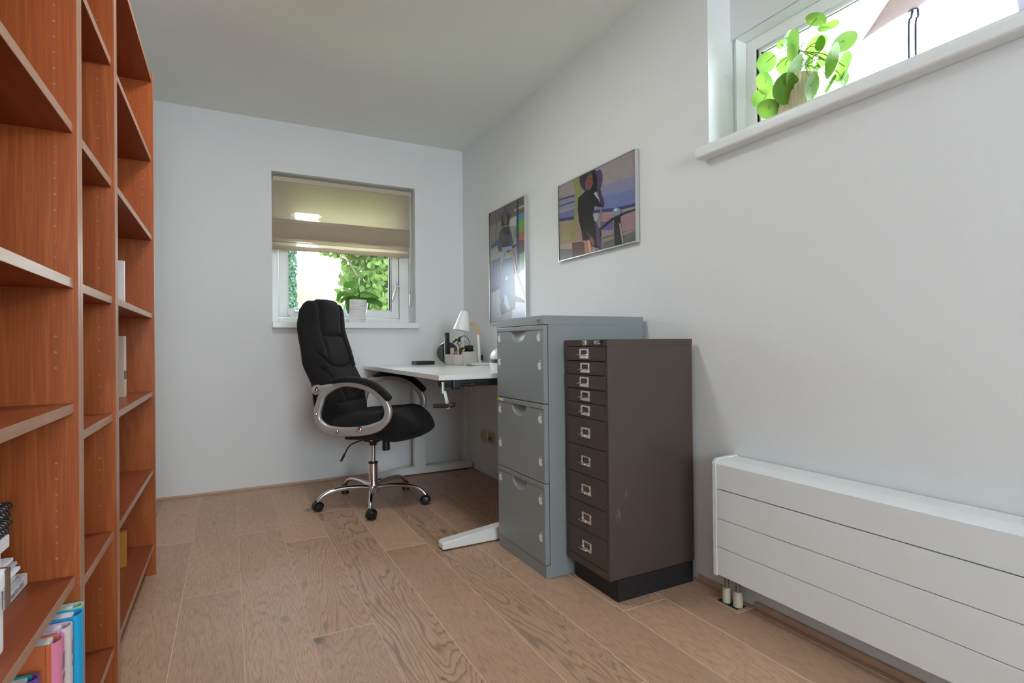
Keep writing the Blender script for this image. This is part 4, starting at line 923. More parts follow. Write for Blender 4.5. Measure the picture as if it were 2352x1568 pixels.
SH = [((128, 128, 160), [(48, 700), (1012, 420), (1012, 620), (48, 860)]),
      ((105, 118, 165), [(600, 680), (1012, 580), (1012, 770), (480, 900)]), ((100, 108, 150), [(48, 900), (250, 830), (250, 960), (50, 980)]),
      ((60, 62, 110), [(48, 960), (260, 925), (240, 975), (50, 1000)]), ((62, 62, 112), [(480, 850), (760, 820), (1012, 760), (1012, 800), (740, 870), (480, 890)]),
      ((60, 62, 66), [(48, 715), (245, 655), (245, 675), (48, 735)]), ((70, 72, 76), [(48, 800), (245, 730), (245, 748), (50, 815)]),
      ((150, 128, 112), [(52, 1000), (320, 960), (340, 1280), (55, 1330)]), ((150, 120, 130), [(560, 900), (1012, 860), (1016, 1080), (560, 1180)]),
      ((90, 88, 150), [(560, 1000), (720, 990), (720, 1100), (560, 1110)]), ((95, 100, 90), [(590, 1190), (1018, 1080), (1020, 1240), (590, 1350)]),
      ((150, 125, 115), [(580, 1230), (1016, 1080), (1016, 1110), (580, 1270)]), ((96, 92, 90), [(55, 1345), (230, 1340), (230, 1440), (58, 1498)]),
      ((160, 140, 130), [(55, 1290), (240, 1260), (235, 1345), (56, 1350)]),
      ((132, 138, 78), [(225, 470), (300, 430), (350, 640), (290, 700), (270, 900), (235, 1240), (195, 1245), (245, 850), (255, 620)]),
      ((140, 138, 92), [(60, 1240), (75, 1020), (90, 1235)]), ((145, 142, 98), [(100, 1235), (150, 940), (140, 1230)]), ((140, 138, 92), [(170, 1230), (200, 990), (200, 1225)]), ((148, 145, 100), [(85, 1235), (112, 1000), (112, 1230)]), ((150, 148, 110), [(150, 1230), (185, 1010), (172, 1228)]),
      ((140, 108, 85), [(568, 840), (590, 840), (585, 1220), (572, 1225)]),
      ((92, 52, 46), [(205, 1270), (330, 1250), (370, 1270), (385, 1415), (215, 1455)]),
      ((48, 44, 62), ell(450, 480, 140, 158, -12, 30)), ((78, 62, 98), ell(545, 470, 52, 135, 8, 24)),
      ((20, 16, 20), ell(470, 510, 62, 145, 8)), ((118, 74, 62), ell(440, 490, 52, 108, 14)), ((24, 18, 20), [(470, 370), (520, 400), (530, 600), (470, 630), (440, 600), (480, 520)]),
      ((110, 66, 55), [(385, 560), (430, 575), (425, 640), (385, 640)]), ((60, 36, 34), ell(424, 518, 16, 7, -10, 10)), ((40, 24, 24), ell(432, 445, 12, 5, 0, 8)), ((40, 24, 24), ell(468, 462, 12, 5, 0, 8)),
      ((26, 22, 30), [(290, 700), (350, 645), (400, 590), (500, 640), (560, 760), (620, 770), (600, 820), (500, 800), (480, 870), (470, 920), (510, 1000), (550, 1080), (575, 1130), (580, 1360), (500, 1330), (440, 1300), (380, 1240), (340, 1240), (330, 1120), (300, 1000), (285, 860)]),
      ((60, 50, 74), [(530, 600), (560, 560), (620, 770), (590, 815), (565, 740)]), ((180, 180, 190), [(490, 640), (515, 620), (560, 720), (530, 700)]),
      ((82, 64, 98), [(490, 960), (540, 1050), (578, 1250), (578, 1360), (520, 1290), (510, 1100)]), ((70, 58, 84), [(385, 1110), (420, 1140), (455, 1190), (430, 1210), (390, 1160)]),
      ((168, 116, 92), [(360, 1270), (410, 1225), (435, 1240), (465, 1385), (370, 1410)]), ((205, 160, 130), [(405, 1240), (430, 1245), (448, 1380), (425, 1388)]), ((140, 92, 72), [(430, 1210), (455, 1188), (488, 1240), (488, 1300), (462, 1290), (440, 1250)]), ((120, 78, 64), [(510, 1350), (575, 1360), (500, 1375)]),
      ((30, 30, 36), [(555, 1090), (700, 960), (860, 880), (1012, 830), (1012, 850), (870, 905), (740, 970), (560, 1112)]),
      ((120, 140, 160), ell(775, 870, 55, 50, -15)), ((185, 200, 210), ell(765, 850, 22, 18, -15)),
      ((34, 30, 34), [(740, 960), (820, 930), (835, 1150), (860, 1280), (740, 1305), (735, 1100)]), ((110, 108, 110), [(722, 1010), (738, 1010), (745, 1300), (722, 1120)]), ((150, 150, 155), [(800, 1010), (825, 1030), (858, 1270), (840, 1280)]),
      ((150, 165, 175), ell(517, 945, 32, 55, 0)), ((70, 72, 74), ell(786, 1110, 10, 16, 0, 8)), ((70, 72, 74), ell(786, 1180, 9, 16, 0, 8))]
picture('landscape framed photo of a woman in a wide hat leaning by scooter handlebars', 2.505, 1.865, 1.369, 1.784, f, (148, 140, 142), SH)
f = uvmap((27, 262), (424, 55), (440, 1602), (42, 1500))
SH = [((120, 112, 100), [(27, 340), (200, 290), (200, 560), (38, 600)]), ((92, 84, 82), [(27, 262), (424, 55), (424, 260), (27, 400)]),
      ((165, 160, 160), [(300, 220), (424, 160), (424, 190), (300, 250)]), ((170, 175, 180), [(280, 330), (330, 300), (330, 420), (250, 420), (240, 370)]),
      ((70, 70, 75), [(85, 540), (100, 380), (120, 225), (126, 228), (106, 380), (92, 540)]), ((50, 48, 60), [(183, 190), (200, 185), (200, 240), (186, 250)]), ((70, 66, 76), [(232, 160), (240, 155), (285, 230), (275, 235)]),
      ((150, 150, 145), [(38, 690), (150, 640), (150, 770), (40, 800)]), ((62, 66, 110), [(36, 620), (140, 540), (150, 610), (38, 665)]),
      ((96, 100, 130), [(40, 800), (140, 770), (140, 1080), (42, 1110)]), ((50, 54, 80), [(60, 800), (66, 798), (66, 1080), (60, 1085)]), ((50, 54, 80), [(95, 790), (101, 788), (101, 1060), (95, 1062)]), ((50, 54, 80), [(120, 785), (126, 783), (126, 1060), (120, 1062)]), ((50, 54, 80), [(78, 795), (83, 793), (83, 1080), (78, 1082)]),
      ((70, 68, 72), [(42, 1105), (140, 1085), (140, 1130), (42, 1160)]), ((150, 150, 158), [(42, 1160), (140, 1130), (145, 1450), (42, 1500)]),
      ((60, 140, 165), [(350, 300), (424, 270), (426, 340), (350, 375)]), ((110, 150, 60), [(350, 385), (428, 340), (430, 490), (350, 520)]), ((150, 90, 60), [(350, 520), (430, 490), (432, 620), (352, 640)]), ((96, 72, 80), [(345, 600), (432, 600), (434, 760), (350, 780)]), ((120, 150, 125), [(345, 780), (436, 740), (438, 960), (350, 1000)]),
      ((190, 195, 210), [(290, 1000), (438, 960), (440, 1600), (260, 1560), (280, 1200)]), ((44, 48, 92), [(330, 110), (346, 102), (352, 560), (356, 1000), (326, 1000), (322, 520)]),
      ((100, 130, 100), [(296, 460), (322, 440), (322, 560), (298, 580)]),
      ((64, 62, 84), ell(196, 300, 68, 54, 5)), ((70, 66, 90), ell(208, 245, 28, 32, 0)), ((26, 20, 22), [(160, 290), (240, 290), (245, 400), (150, 420)]), ((104, 70, 62), ell(198, 340, 22, 60, 0)),
      ((64, 58, 84), [(130, 480), (165, 440), (235, 420), (262, 480), (285, 620), (275, 680), (240, 660), (235, 560), (240, 660), (160, 660), (150, 600), (158, 700), (125, 710), (112, 650), (128, 560)]), ((22, 20, 24), [(170, 430), (240, 415), (250, 520), (200, 520), (160, 480)]), ((30, 28, 34), [(160, 600), (240, 590), (250, 660), (160, 660)]),
      ((20, 20, 26), [(215, 700), (320, 640), (322, 655), (220, 740)]), ((130, 140, 170), [(160, 670), (220, 655), (270, 660), (275, 700), (200, 710), (180, 770), (160, 740)]),
      ((150, 108, 90), [(235, 720), (285, 705), (300, 780), (320, 960), (440, 1280), (430, 1360), (380, 1200), (300, 960), (270, 790)]),
      ((58, 72, 110), [(150, 830), (175, 785), (260, 780), (285, 810), (292, 1000), (296, 1420), (140, 1430), (135, 1100)]), ((130, 142, 175), [(150, 830), (175, 785), (260, 780), (285, 810), (282, 820), (258, 792), (178, 797), (156, 836)]), ((190, 195, 195), ell(208, 1030, 14, 28, 0)),
      ((70, 86, 140), [(120, 1240), (140, 1120), (200, 1085), (240, 1110), (270, 1200), (150, 1240)]), ((28, 30, 40), ell(165, 1340, 32, 100, 0)), ((150, 155, 175), [(178, 1220), (200, 1220), (240, 1380), (230, 1420), (180, 1320)]), ((40, 42, 52), [(230, 1230), (290, 1250), (450, 1360), (450, 1390), (300, 1330), (290, 1420), (250, 1420)])]
picture('portrait framed photo of a woman in a hat standing behind a scooter', 3.395, 2.880, 1.061, 1.832, f, (140, 138, 142), SH)

# ================================================================== ADDED FILL LAMP (unseen above the frame, brightens the cabinet fronts)
t = thing('added_fill_lamp', 'round white fill lamp added on the ceiling, unseen, to brighten the room', 'lamp', (.30, 2.10, CH))
bm = B(); lathe(bm, [(0, -.002), (.20, -.002), (.20, -.028), (.185, -.034), (0, -.034)], (.30, 2.10, CH), seg=40); obj('housing', bm, white, t)
ld = bpy.data.lights.new('added_fill_light', 'AREA'); ld.shape = 'DISK'; ld.size = .34; ld.energy = 6.0; ld.color = (1, .99, .96)
lo = bpy.data.objects.new('added_fill_light', ld); COL.objects.link(lo); lo.location = (.30, 2.10, CH-.037)

# ================================================================== WALL SOCKETS
for (y0, y1, z0, z1, lb, dark) in ((3.508, 3.592, .228, .312, 'left of the two cream sockets low on the right wall under the desk', 0), (3.372, 3.466, .226, .314, 'right of the two cream sockets, nearer the grey cabinet', 1)):
    t = thing('wall_socket', lb, 'socket', (RW, (y0+y1)/2, (z0+z1)/2), group='sockets low on the right wall')
    bm = B(); box(bm, (RW-.010, y0, z0), (RW-.0005, y1, z1), bev=.003); obj('plate', bm, cream, t)
    bm = B(); ym, zm = (y0+y1)/2, (z0+z1)/2; frameY(bm, y0+.016, z0+.016, y1-.016, z1-.016, RW-.013, RW-.0095, .004, .004, .004, .001); lathe(bm, [(.018, 0), (.018, .002), (.015, .002), (.015, .0005), (0, .0005)], (RW-.010, ym, zm), (-1, 0, 0), 20)
    if dark: tube(bm, [(RW-.010, ym, zm), (RW-.03, ym, zm-.004)], .009, 10)
    obj('insert', bm, cream if not dark else mat('socket_brass', srgb(150, 120, 55), .4), t)

# ================================================================== ROMAN BLIND
def clothmat():
    m = bpy.data.materials.new('linen_blind'); m.use_nodes = True; n = m.node_tree; L = n.links.new; n.nodes.remove(n.nodes['Principled BSDF'])
    g = n.nodes.new('ShaderNodeNewGeometry')
    def thr(scale):
        mp = n.nodes.new('ShaderNodeMapping'); mp.inputs['Scale'].default_value = scale; L(g.outputs['Position'], mp.inputs['Vector'])
        t = n.nodes.new('ShaderNodeTexNoise'); t.inputs['Scale'].default_value = 1; t.inputs['Detail'].default_value = 2; L(mp.outputs[0], t.inputs['Vector']); return t.outputs[0]
    ad = n.nodes.new('ShaderNodeMath'); ad.operation = 'ADD'; L(thr((8, 8, 420)), ad.inputs[0]); L(thr((420, 8, 8)), ad.inputs[1])
    r = n.nodes.new('ShaderNodeMapRange'); r.inputs['From Min'].default_value = .75; r.inputs['From Max'].default_value = 1.3; r.inputs['To Min'].default_value = .01; r.inputs['To Max'].default_value = .075; L(ad.outputs[0], r.inputs[0])
    d = n.nodes.new('ShaderNodeBsdfDiffuse'); d.inputs[0].default_value = (.53, .445, .35, 1); tl = n.nodes.new('ShaderNodeBsdfTranslucent'); tl.inputs[0].default_value = (.50, .405, .31, 1)
    m1 = n.nodes.new('ShaderNodeMixShader'); m1.inputs[0].default_value = .38; L(d.outputs[0], m1.inputs[1]); L(tl.outputs[0], m1.inputs[2])
    tr = n.nodes.new('ShaderNodeBsdfTransparent'); m2 = n.nodes.new('ShaderNodeMixShader'); L(r.outputs[0], m2.inputs[0]); L(m1.outputs[0], m2.inputs[1]); L(tr.outputs[0], m2.inputs[2]); L(m2.outputs[0], n.nodes['Material Output'].inputs[0])
    MATS['linen_blind'] = m; return m
linen = clothmat()
t = thing('roman_blind', 'beige linen roman blind half lowered over the garden window', 'blind', (.73, DP+.07, 2.07))
def sheet(bm, prof, x0=.262, x1=1.205, nx=40, seed=0):
    rr = random.Random(seed); ph = rr.random()*6; rows = []
    for (y, z) in prof:
        rows.append([bm.verts.new((x0+(x1-x0)*i/nx, y+.0016*math.sin(i*.55+ph+z*9)+.001*math.sin(i*1.7+z*40), z+.0012*math.sin(i*.4+ph))) for i in range(nx+1)])
    for A, C in zip(rows, rows[1:]):
        for i in range(nx): bm.faces.new((A[i], A[i+1], C[i+1], C[i]))
YB = DP+.052
bm = B(); sheet(bm, [(YB, 2.055), (YB+.004, 1.98), (YB+.008, 1.88), (YB+.010, 1.79), (YB+.012, 1.70), (YB+.014, 1.64)]); obj('fabric', bm, linen, t, smooth=60)
bm = B(); sheet(bm, [(YB+.008, 1.788), (YB-.006, 1.784), (YB-.014, 1.76), (YB-.016, 1.70), (YB-.012, 1.664), (YB-.004, 1.655), (YB+.006, 1.664), (YB+.008, 1.70), (YB+.006, 1.775)], seed=2); obj('fold', bm, linen, t, smooth=60)
bm = B(); sheet(bm, [(YB+.010, 1.69), (YB-.004, 1.675), (YB-.008, 1.645), (YB-.004, 1.632), (YB+.008, 1.630), (YB+.010, 1.60), (YB+.010, 1.580), (YB+.014, 1.578), (YB+.014, 1.606), (YB+.010, 1.608)], x1=1.200, seed=3); obj('fold', bm, linen, t, smooth=60)
bm = B()
for z in (1.786, 1.634, 1.581): tube(bm, [(.264, YB+.016, z), (1.198, YB+.016, z)], .0025, 6)
obj('batten', bm, white, t)
bm = B(); box(bm, (.268, YB-.004, 2.040), (1.222, YB+.030, 2.070), bev=.003); obj('head_rail', bm, mat('blind_rail', (.50, .42, .35), .6), t)
bm = B()
for x in (1.204, 1.214): tube(bm, [(x, YB-.002, 2.045), (x, YB-.002, 1.30)], .0012, 5)
for k in range(60):
    for x in (1.204, 1.214): bmesh.ops.create_icosphere(bm, subdivisions=1, radius=.002, matrix=Matrix.Translation((x, YB-.002, 1.31+k*.0122)))
cd_ = obj('bead_chain', bm, mat('bead_chain_plastic', (.72, .70, .64), .4), t)
bm = B(); tube(bm, smooth_path([(1.202, YB-.002, 1.325), (1.199, YB-.002, 1.26), (1.203, YB-.002, 1.225), (1.209, YB-.002, 1.218), (1.216, YB-.002, 1.225), (1.220, YB-.002, 1.26), (1.217, YB-.002, 1.325)], 5), .0022, 7); tube(bm, [(1.203, YB-.002, 1.31), (1.216, YB-.002, 1.31)], .003, 7); obj('chain_weight', bm, glassmat('clear_plastic', (.8, .8, .72, 1)), cd_)

# ================================================================== ORCHID ON THE BACK SILL
PC = (.815, 3.972)
t = thing('orchid', 'orchid without flowers in a white ribbed pot on the garden window sill', 'plant', (PC[0], PC[1], 1.0885))
bm = B(); prof = [(0, 0), (.056, 0), (.058, .003)]
for k in range(18):
    z = .006+k*.0083; r = .058+.0245*(z/.155); prof += [(r-.0012, z), (r+.0012, z+.003), (r+.0012, z+.0055), (r-.0012, z+.0078)]
prof += [(.0845, .160), (.0825, .162), (.079, .158), (.074, .14), (0, .138)]
lathe(bm, prof, (PC[0], PC[1], 1.0885), seg=48, cap=False); obj('pot', bm, potw, t, smooth=50)
bm = B(); lathe(bm, [(.077, .148), (.04, .154), (0, .156)], (PC[0], PC[1], 1.0885), seg=24, cap=False); obj('soil', bm, soil, t)
def strap(bm, base, az, L_, w_, rise, droop, n=14, twist=0, fold=.25):
    d = Vector((math.cos(az), math.sin(az), 0)); s = Vector((-math.sin(az), math.cos(az), 0)); rows = []
    for i in range(n+1):
        u = i/n; p = Vector(base)+d*(L_*u)+Vector((0, 0, rise*math.sin(u*PI*.62)*1.0-droop*u**2.2))
        w = w_*(math.sin(min(1, u*1.0+.06)*PI)**.62)*(1 if u < .97 else .5)*.5; w = max(w, .002)
        tw = twist*u; sv = s*math.cos(tw)+Vector((0, 0, 1))*math.sin(tw)
        rows.append([bm.verts.new(p+sv*(w*q)+Vector((0, 0, fold*w*abs(q)))) for q in (-1, -.55, 0, .55, 1)])
    for A, C in zip(rows, rows[1:]):
        for k in range(4): bm.faces.new((A[k], A[k+1], C[k+1], C[k]))
def oc(cx, cy, dy=0): return Vector((PC[0]+(cx-615)*.00036, PC[1]+dy, 1.250+(1000-cy)*.00036))
def blade(bm, line, w_, tilt, lean=0):
    """a strap leaf along a line; tilt turns its face from upright (0) to lying flat (90 degrees)"""
    P_ = smooth_path(line, 5); n = len(P_)-1; rows = []; tl = math.radians(tilt)
    for i, p in enumerate(P_):
        t_ = (P_[min(i+1, n)]-P_[max(i-1, 0)]).normalized(); up_ = t_.cross(Vector((0, 1, 0))).normalized()
        sv = (up_*math.cos(tl)+Vector((0, -1, 0))*math.sin(tl)); sv = (sv-t_*sv.dot(t_)).normalized(); nv = t_.cross(sv); u = i/n
        w = max(.0015, w_*.5*math.sin(min(1, .06+.94*u)*PI)**.6 if u < .98 else .0015)
        rows.append([bm.verts.new(p+sv*(w*q)+nv*(w*.22*abs(q))) for q in (-1, -.6, -.2, .2, .6, 1)])
    for A, C in zip(rows, rows[1:]):
        for k in range(5): bm.faces.new((A[k], A[k+1], C[k+1], C[k]))
for line, w_, tilt in (([oc(490, 930), oc(420, 880, -.01), (oc(320, 890, -.03)), oc(250, 960, -.05), oc(222, 1050, -.06)], .042, 25),
        ([oc(480, 950), oc(400, 965, -.03), oc(330, 1010, -.06), oc(280, 1075, -.08)], .034, 40),
        ([oc(470, 960, -.02), oc(400, 1020, -.07), oc(390, 1150, -.095), oc(402, 1290, -.095)], .030, 30),
        ([oc(350, 705, -.02), oc(430, 700, -.015), oc(510, 690, -.01), oc(618, 640)], .054, 5),
        ([oc(545, 900, .01), oc(590, 850, .01), oc(640, 790, .01), oc(662, 735, .01)], .034, 10),
        ([oc(660, 880), oc(740, 835, -.01), oc(850, 860, -.03), oc(950, 910, -.045), oc(1040, 950, -.05)], .026, 35),
        ([oc(660, 960), oc(760, 975, -.03), oc(870, 975, -.06), oc(975, 965, -.08)], .022, 30),
        ([oc(700, 985, -.01), oc(840, 1010, -.08), oc(960, 1050, -.10), oc(1048, 1145, -.10)], .044, 20),
        ([oc(430, 960, -.03), oc(500, 955, -.055), oc(580, 965, -.06), oc(650, 980, -.05)], .030, 35),
        ([oc(620, 990), oc(640, 930, .02), oc(700, 900, .05), oc(780, 950, .09)], .028, 40)):
    bm = B(); blade(bm, line, w_, tilt); obj('leaf', bm, orchm, t, smooth=70)
for k_, line in enumerate(([oc(480, 900), oc(400, 800), oc(335, 695), oc(290, 570), oc(262, 470), oc(210, 375), oc(110, 290)], [oc(662, 930), oc(655, 760), oc(625, 640), oc(580, 520), oc(530, 390), oc(500, 290), oc(480, 200)], [oc(540, 960), oc(515, 860), oc(498, 790), oc(490, 700)])):
    bm = B(); tube(bm, smooth_path(line, 6), .0022, 7); obj('flower_spike' if k_ < 2 else 'leaf_stem', bm, greenst, t)
bm = B(); tube(bm, smooth_path([oc(690, 995), oc(670, 900), oc(672, 800)], 5), [.008, .007, .006, .005, .005, .004, .004, .003, .003, .002, .002], 8); obj('leaf_stem', bm, orchm, t)

# ================================================================== ON THE HIGH SILL
def pix(px, py, x):
    """the point on the plane x = const that the photograph shows at this pixel (used once, to read leaf positions)"""
    d = f_+r_*((px-1176)/1245.52)-u_*((py-784)/1245.52); k = x/d.x; return Vector((0, 0, .92))+d*k
SZT = SZ+.0003
pc = Vector((1.665, 1.135, SZT))
t = thing('pilea_plant', 'round-leaved green plant in a ribbed pale pot on the high window sill', 'plant', tuple(pc))
ribm = mat('ribbed_pot', srgb(214, 200, 165), .45, var=.08, vscale=60)
bm = B(); seg = 72; rings = []
for (r, h) in ((.052, 0), (.060, .002), (.0635, .03), (.066, .07), (.068, .118), (.0672, .1215), (.064, .1205), (.062, .10)):
    rings.append([bm.verts.new(pc+Vector((math.cos(2*PI*k/seg)*(r+(.0011 if k % 2 else -.0004)), math.sin(2*PI*k/seg)*(r+(.0011 if k % 2 else -.0004)), h))) for k in range(seg)])
for A, C in zip(rings, rings[1:]):
    for k in range(seg): bm.faces.new((A[k], A[(k+1) % seg], C[(k+1) % seg], C[k]))
bm.faces.new(rings[0][::-1]); obj('pot', bm, ribm, t, smooth=20)
bm = B(); lathe(bm, [(.0625, .104), (.03, .109), (0, .111)], tuple(pc), seg=24, cap=False); obj('soil', bm, soil, t)
stem_top = pc+Vector((0, 0, .235))
bm = B(); tube(bm, smooth_path([pc+Vector((0, 0, .10)), pc+Vector((.004, -.002, .15)), pc+Vector((0, .002, .20)), stem_top], 5), [.0042]*16, 8); obj('stem', bm, mat('pilea_stem', (.14, .10, .08), .7), t)
PL = [(1876, 42, 1.64, 23, 14, 10), (1904, 62, 1.66, 22, 10, -20), (1761, 143, 1.69, 22, 22, 0), (1824, 103, 1.61, 14, 33, 5), (1808, 88, 1.66, 9, 18, 15), (1794, 102, 1.70, 8, 10, 30), (1939, 94, 1.67, 28, 20, -35),
      (1874, 108, 1.70, 19, 25, 30), (1823, 160, 1.59, 14, 35, 20), (1758, 190, 1.63, 18, 26, -20), (1803, 203, 1.58, 29, 34, 5), (1753, 228, 1.66, 25, 22, 0), (1766, 249, 1.60, 25, 22, 15), (1803, 150, 1.68, 19, 19, 0),
      (1908, 138, 1.63, 13, 38, 15), (1941, 153, 1.67, 14, 32, 22), (1862, 197, 1.59, 14, 31, 10), (1891, 136, 1.69, 12, 17, 20), (1939, 181, 1.68, 8, 17, 15), (1910, 193, 1.64, 5, 20, 30), (1857, 144, 1.70, 9, 11, 0), (1858, 155, 1.69, 9, 7, 0), (1875, 156, 1.69, 8, 7, 0), (1888, 98, 1.70, 12, 17, 25)]
rl = random.Random(5)
fwd = f_.copy()
for i, (px, py, x, rx, ry, rot) in enumerate(PL):
    c = pix(px, py, x); sc = (c-Vector((0, 0, .92))).dot(f_)/1245.52; R = max(rx, ry)*sc*.98; squash = min(rx, ry)/max(rx, ry)
    # disc facing the room, then turned about its long axis so that it looks narrow
    a = math.radians(rot)
    vd = (c-Vector((0, 0, .92))).normalized()
    e1 = (r_*math.sin(a)+u_*math.cos(a)) if ry >= rx else (r_*math.cos(a)-u_*math.sin(a))
    e1 = (e1-vd*e1.dot(vd)).normalized(); e2 = e1.cross(vd).normalized(); th = math.acos(max(.2, squash))*(1 if i % 2 else -1); e2 = (e2*math.cos(th)+vd*math.sin(th)).normalized(); nn = e1.cross(e2)
    bm = B(); rings = [[bm.verts.new(c)]]; cup = rl.uniform(.08, .16)*R
    for q in (.25, .5, .75, .92, 1):
        rings.append([bm.verts.new(c+e1*(R*q*math.cos(2*PI*k/28)*(1.06 if math.cos(2*PI*k/28) < 0 else 1))+e2*(R*q*.98*math.sin(2*PI*k/28))+nn*(cup*q*q+.0012*math.sin(6*PI*k/28)*q)) for k in range(28)])
    for k in range(28): bm.faces.new((rings[0][0], rings[1][k], rings[1][(k+1) % 28]))
    for A, C in zip(rings[1:], rings[2:]):
        for k in range(28): bm.faces.new((A[k], A[(k+1) % 28], C[(k+1) % 28], C[k]))
    lf = obj('leaf', bm, pileam, t, smooth=80)
    bm = B(); s0 = pc+Vector((0, 0, .13+.10*rl.random())); mid = s0.lerp(c, .55)+Vector((0, 0, .018)); tube(bm, smooth_path([s0, mid, c+nn*.0008], 6), [.0013]*13, 6); obj('petiole', bm, mat('petiole_green', srgb(120, 135, 60), .5), lf)

# wooden bird
t = thing('wooden_bird', 'pale wooden shorebird figure on two wire legs on the high window sill', 'figurine', (1.66, .80, SZT))
bm = B(); seg = 32; spine = [(.930, 1.803, .001, .001), (.915, 1.812, .006, .006), (.890, 1.824, .013, .014), (.860, 1.838, .022, .025), (.825, 1.853, .031, .038), (.785, 1.866, .037, .048), (.745, 1.880, .040, .052), (.705, 1.897, .038, .049), (.670, 1.915, .033, .040), (.645, 1.937, .026, .028), (.632, 1.965, .022, .022), (.622, 1.988, .021, .021), (.608, 1.998, .017, .016), (.596, 1.999, .008, .008), (.560, 1.994, .003, .003), (.520, 1.985, .0008, .0008)]
sp_ = smooth_path([(y, z, 0) for y, z, a, b_ in spine], 4); ra = smooth_path([(a, b_, 0) for y, z, a, b_ in spine], 4)
tube(bm, [(1.66, p.x, p.y) for p in sp_], [max(.0006, q.x) for q in ra], seg, up=(1, 0, 0), ry=[max(.0006, q.y) for q in ra]); obj('body', bm, mat('bird_wood', srgb(226, 206, 204), .5, var=.05, vscale=30, trans=.12), t, smooth=80)
bm = B()
for (dx, dy) in ((-.004, .006), (.006, -.006)):
    tube(bm, smooth_path([(1.66+dx, .795+dy*.6-.004, 1.822), (1.66+dx, .795+dy-.002, 1.800), (1.66+dx, .799+dy, 1.784), (1.66+dx, .800+dy, SZT)], 3), .0028, 8)
lathe(bm, [(.012, 0), (.012, .003), (0, .003)], (1.66, .794, 1.815), (0, 0, 1), 16); lathe(bm, [(.0, 0), (.0, .0)], (0, 0, 0)) if False else None
obj('wire_legs', bm, mat('dark_wire', (.03, .04, .09), .4), t)
bm = B(); c = Vector((1.662, .535, SZT)); seg = 60; rings = []
for (r, h) in ((.030, 0), (.036, .002), (.0385, .05), (.040, .060), (.037, .060), (.034, .01)):
    rings.append([bm.verts.new(c+Vector((math.cos(2*PI*k/seg)*(r+(.0008 if k % 2 else 0)), math.sin(2*PI*k/seg)*(r+(.0008 if k % 2 else 0)), h))) for k in range(seg)])
for A, C in zip(rings, rings[1:]):
    for k in range(seg): bm.faces.new((A[k], A[(k+1) % seg], C[(k+1) % seg], C[k]))
bm.faces.new(rings[0][::-1]); bm.faces.new(rings[-1])
tag(obj('tealight_holder', bm, mat('lilac_ceramic', (.66, .62, .80), .3, trans=.3), origin=tuple(c)), 'small pale lilac ribbed cup on the high sill at the right edge of the photo', 'cup')

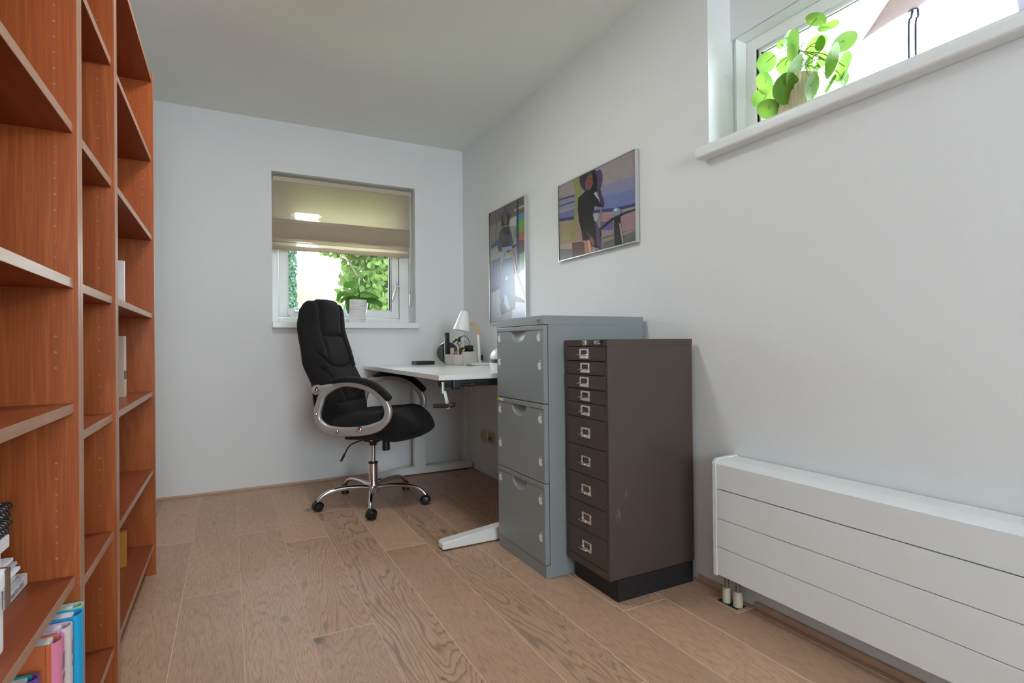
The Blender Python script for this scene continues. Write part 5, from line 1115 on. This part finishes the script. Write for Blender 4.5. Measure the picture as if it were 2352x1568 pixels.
# ================================================================== GARDEN OUTSIDE
bm = B(); box(bm, (-30, DP+.35, -.6), (30, 45, -.4)); tag(obj('lawn', bm, grassm, smooth=0), 'sunlit lawn outside the garden window', 'lawn', kind='stuff')
def leaf_at(bm, p, s, rg):
    n = Vector((rg.gauss(0, 1), rg.gauss(0, 1), rg.gauss(0, 1))).normalized(); a = n.orthogonal().normalized(); a.rotate(Matrix.Rotation(rg.random()*6.28, 3, n)); b_ = n.cross(a)
    v = [bm.verts.new(p+a*(x*s)+b_*(y*s)+n*(z*s)) for x, y, z in ((-.6, 0, 0), (-.2, .42, .06), (.3, .36, .06), (.75, 0, 0), (.3, -.36, .06), (-.2, -.42, .06))]
    bm.faces.new((v[0], v[1], v[2], v[3])); bm.faces.new((v[0], v[3], v[4], v[5]))
def shrub(name, label, cat, base, blobs, n, size, m, stems, seed):
    rg = random.Random(seed); t = thing(name, label, cat, base)
    bm = B()
    for st_ in stems: tube(bm, smooth_path(st_[0], 5), [st_[1]*(1-.8*i/((len(st_[0])-1)*5)) for i in range((len(st_[0])-1)*5+1)], 8)
    obj('branches', bm, trunkm, t)
    bm = B(); tot = sum(b_[3] for b_ in blobs)
    for b_ in blobs:
        for _ in range(int(n*b_[3]/tot)):
            d = Vector((rg.gauss(0, 1), rg.gauss(0, 1), rg.gauss(0, 1))).normalized()*(rg.random()**.4)
            leaf_at(bm, Vector((b_[0]+d.x*b_[4], b_[1]+d.y*b_[5], b_[2]+d.z*b_[6])), size*rg.uniform(.7, 1.25), rg)
    obj('foliage', bm, m, t, smooth=0)
shrub('garden_tree', 'leafy bright green tree seen through the right half of the garden window', 'tree', (2.0, 7.8, -.4),
      [(1.95, 7.9, 1.7, 5, .60, .8, .8), (1.70, 7.8, 2.55, 4, .60, .7, .45), (2.2, 8.1, 1.0, 3, .65, .6, .7), (1.75, 7.6, 3.1, 2, .85, .6, .5), (1.25, 7.6, 2.35, .7, .26, .4, .22), (2.1, 8.0, .4, 2, .8, .6, .6), (2.3, 8.6, 1.9, 5, .75, .4, 1.2)], 9500, .078, treem,
      [([(2.0, 7.8, -.4), (2.0, 7.8, .8), (1.85, 7.8, 2.0), (1.6, 7.7, 3.2)], .05), ([(2.0, 7.8, .3), (2.2, 7.8, 1.4), (2.5, 7.9, 2.6)], .04), ([(2.0, 7.8, 1.0), (1.6, 7.7, 1.9), (1.2, 7.6, 2.4)], .025), ([(2.0, 7.8, .8), (2.05, 7.6, 1.8), (2.0, 7.5, 2.8)], .03)], 11)
shrub('conifer', 'narrow blue-green conifer at the left edge of the garden window', 'tree', (.77, 8.2, -.4),
      [(.76, 8.2, .4, 1, .10, .2, .8), (.77, 8.2, 1.4, 1, .095, .2, .8), (.77, 8.2, 2.2, 1, .09, .2, .8)], 4200, .036, ivym, [([(.77, 8.2, -.4), (.77, 8.2, 1), (.77, 8.2, 2.6)], .03)], 12)
shrub('flower_bush', 'sunlit pale green bush low in the left of the garden window', 'shrub', (1.3, 13, -.4),
      [(1.5, 13, 1.6, 2, .7, .5, 1.0), (2.1, 13.4, 1.3, 2, .8, .5, .8)], 1500, .075, leafmat('bush_leaf', srgb(78, 98, 44), srgb(120, 132, 84), .5, 3), [([(1.3, 13, -.4), (1.3, 13, .6), (1.5, 13, 1.2)], .03)], 13)
bm = B(); box(bm, (-6, 18, -.399), (9, 18.3, 2.4)); tag(obj('garden_wall', bm, mat('garden_wall_render', (.80, .79, .74), .8, var=.05), smooth=0), 'pale rendered garden wall far behind the plants', 'wall')
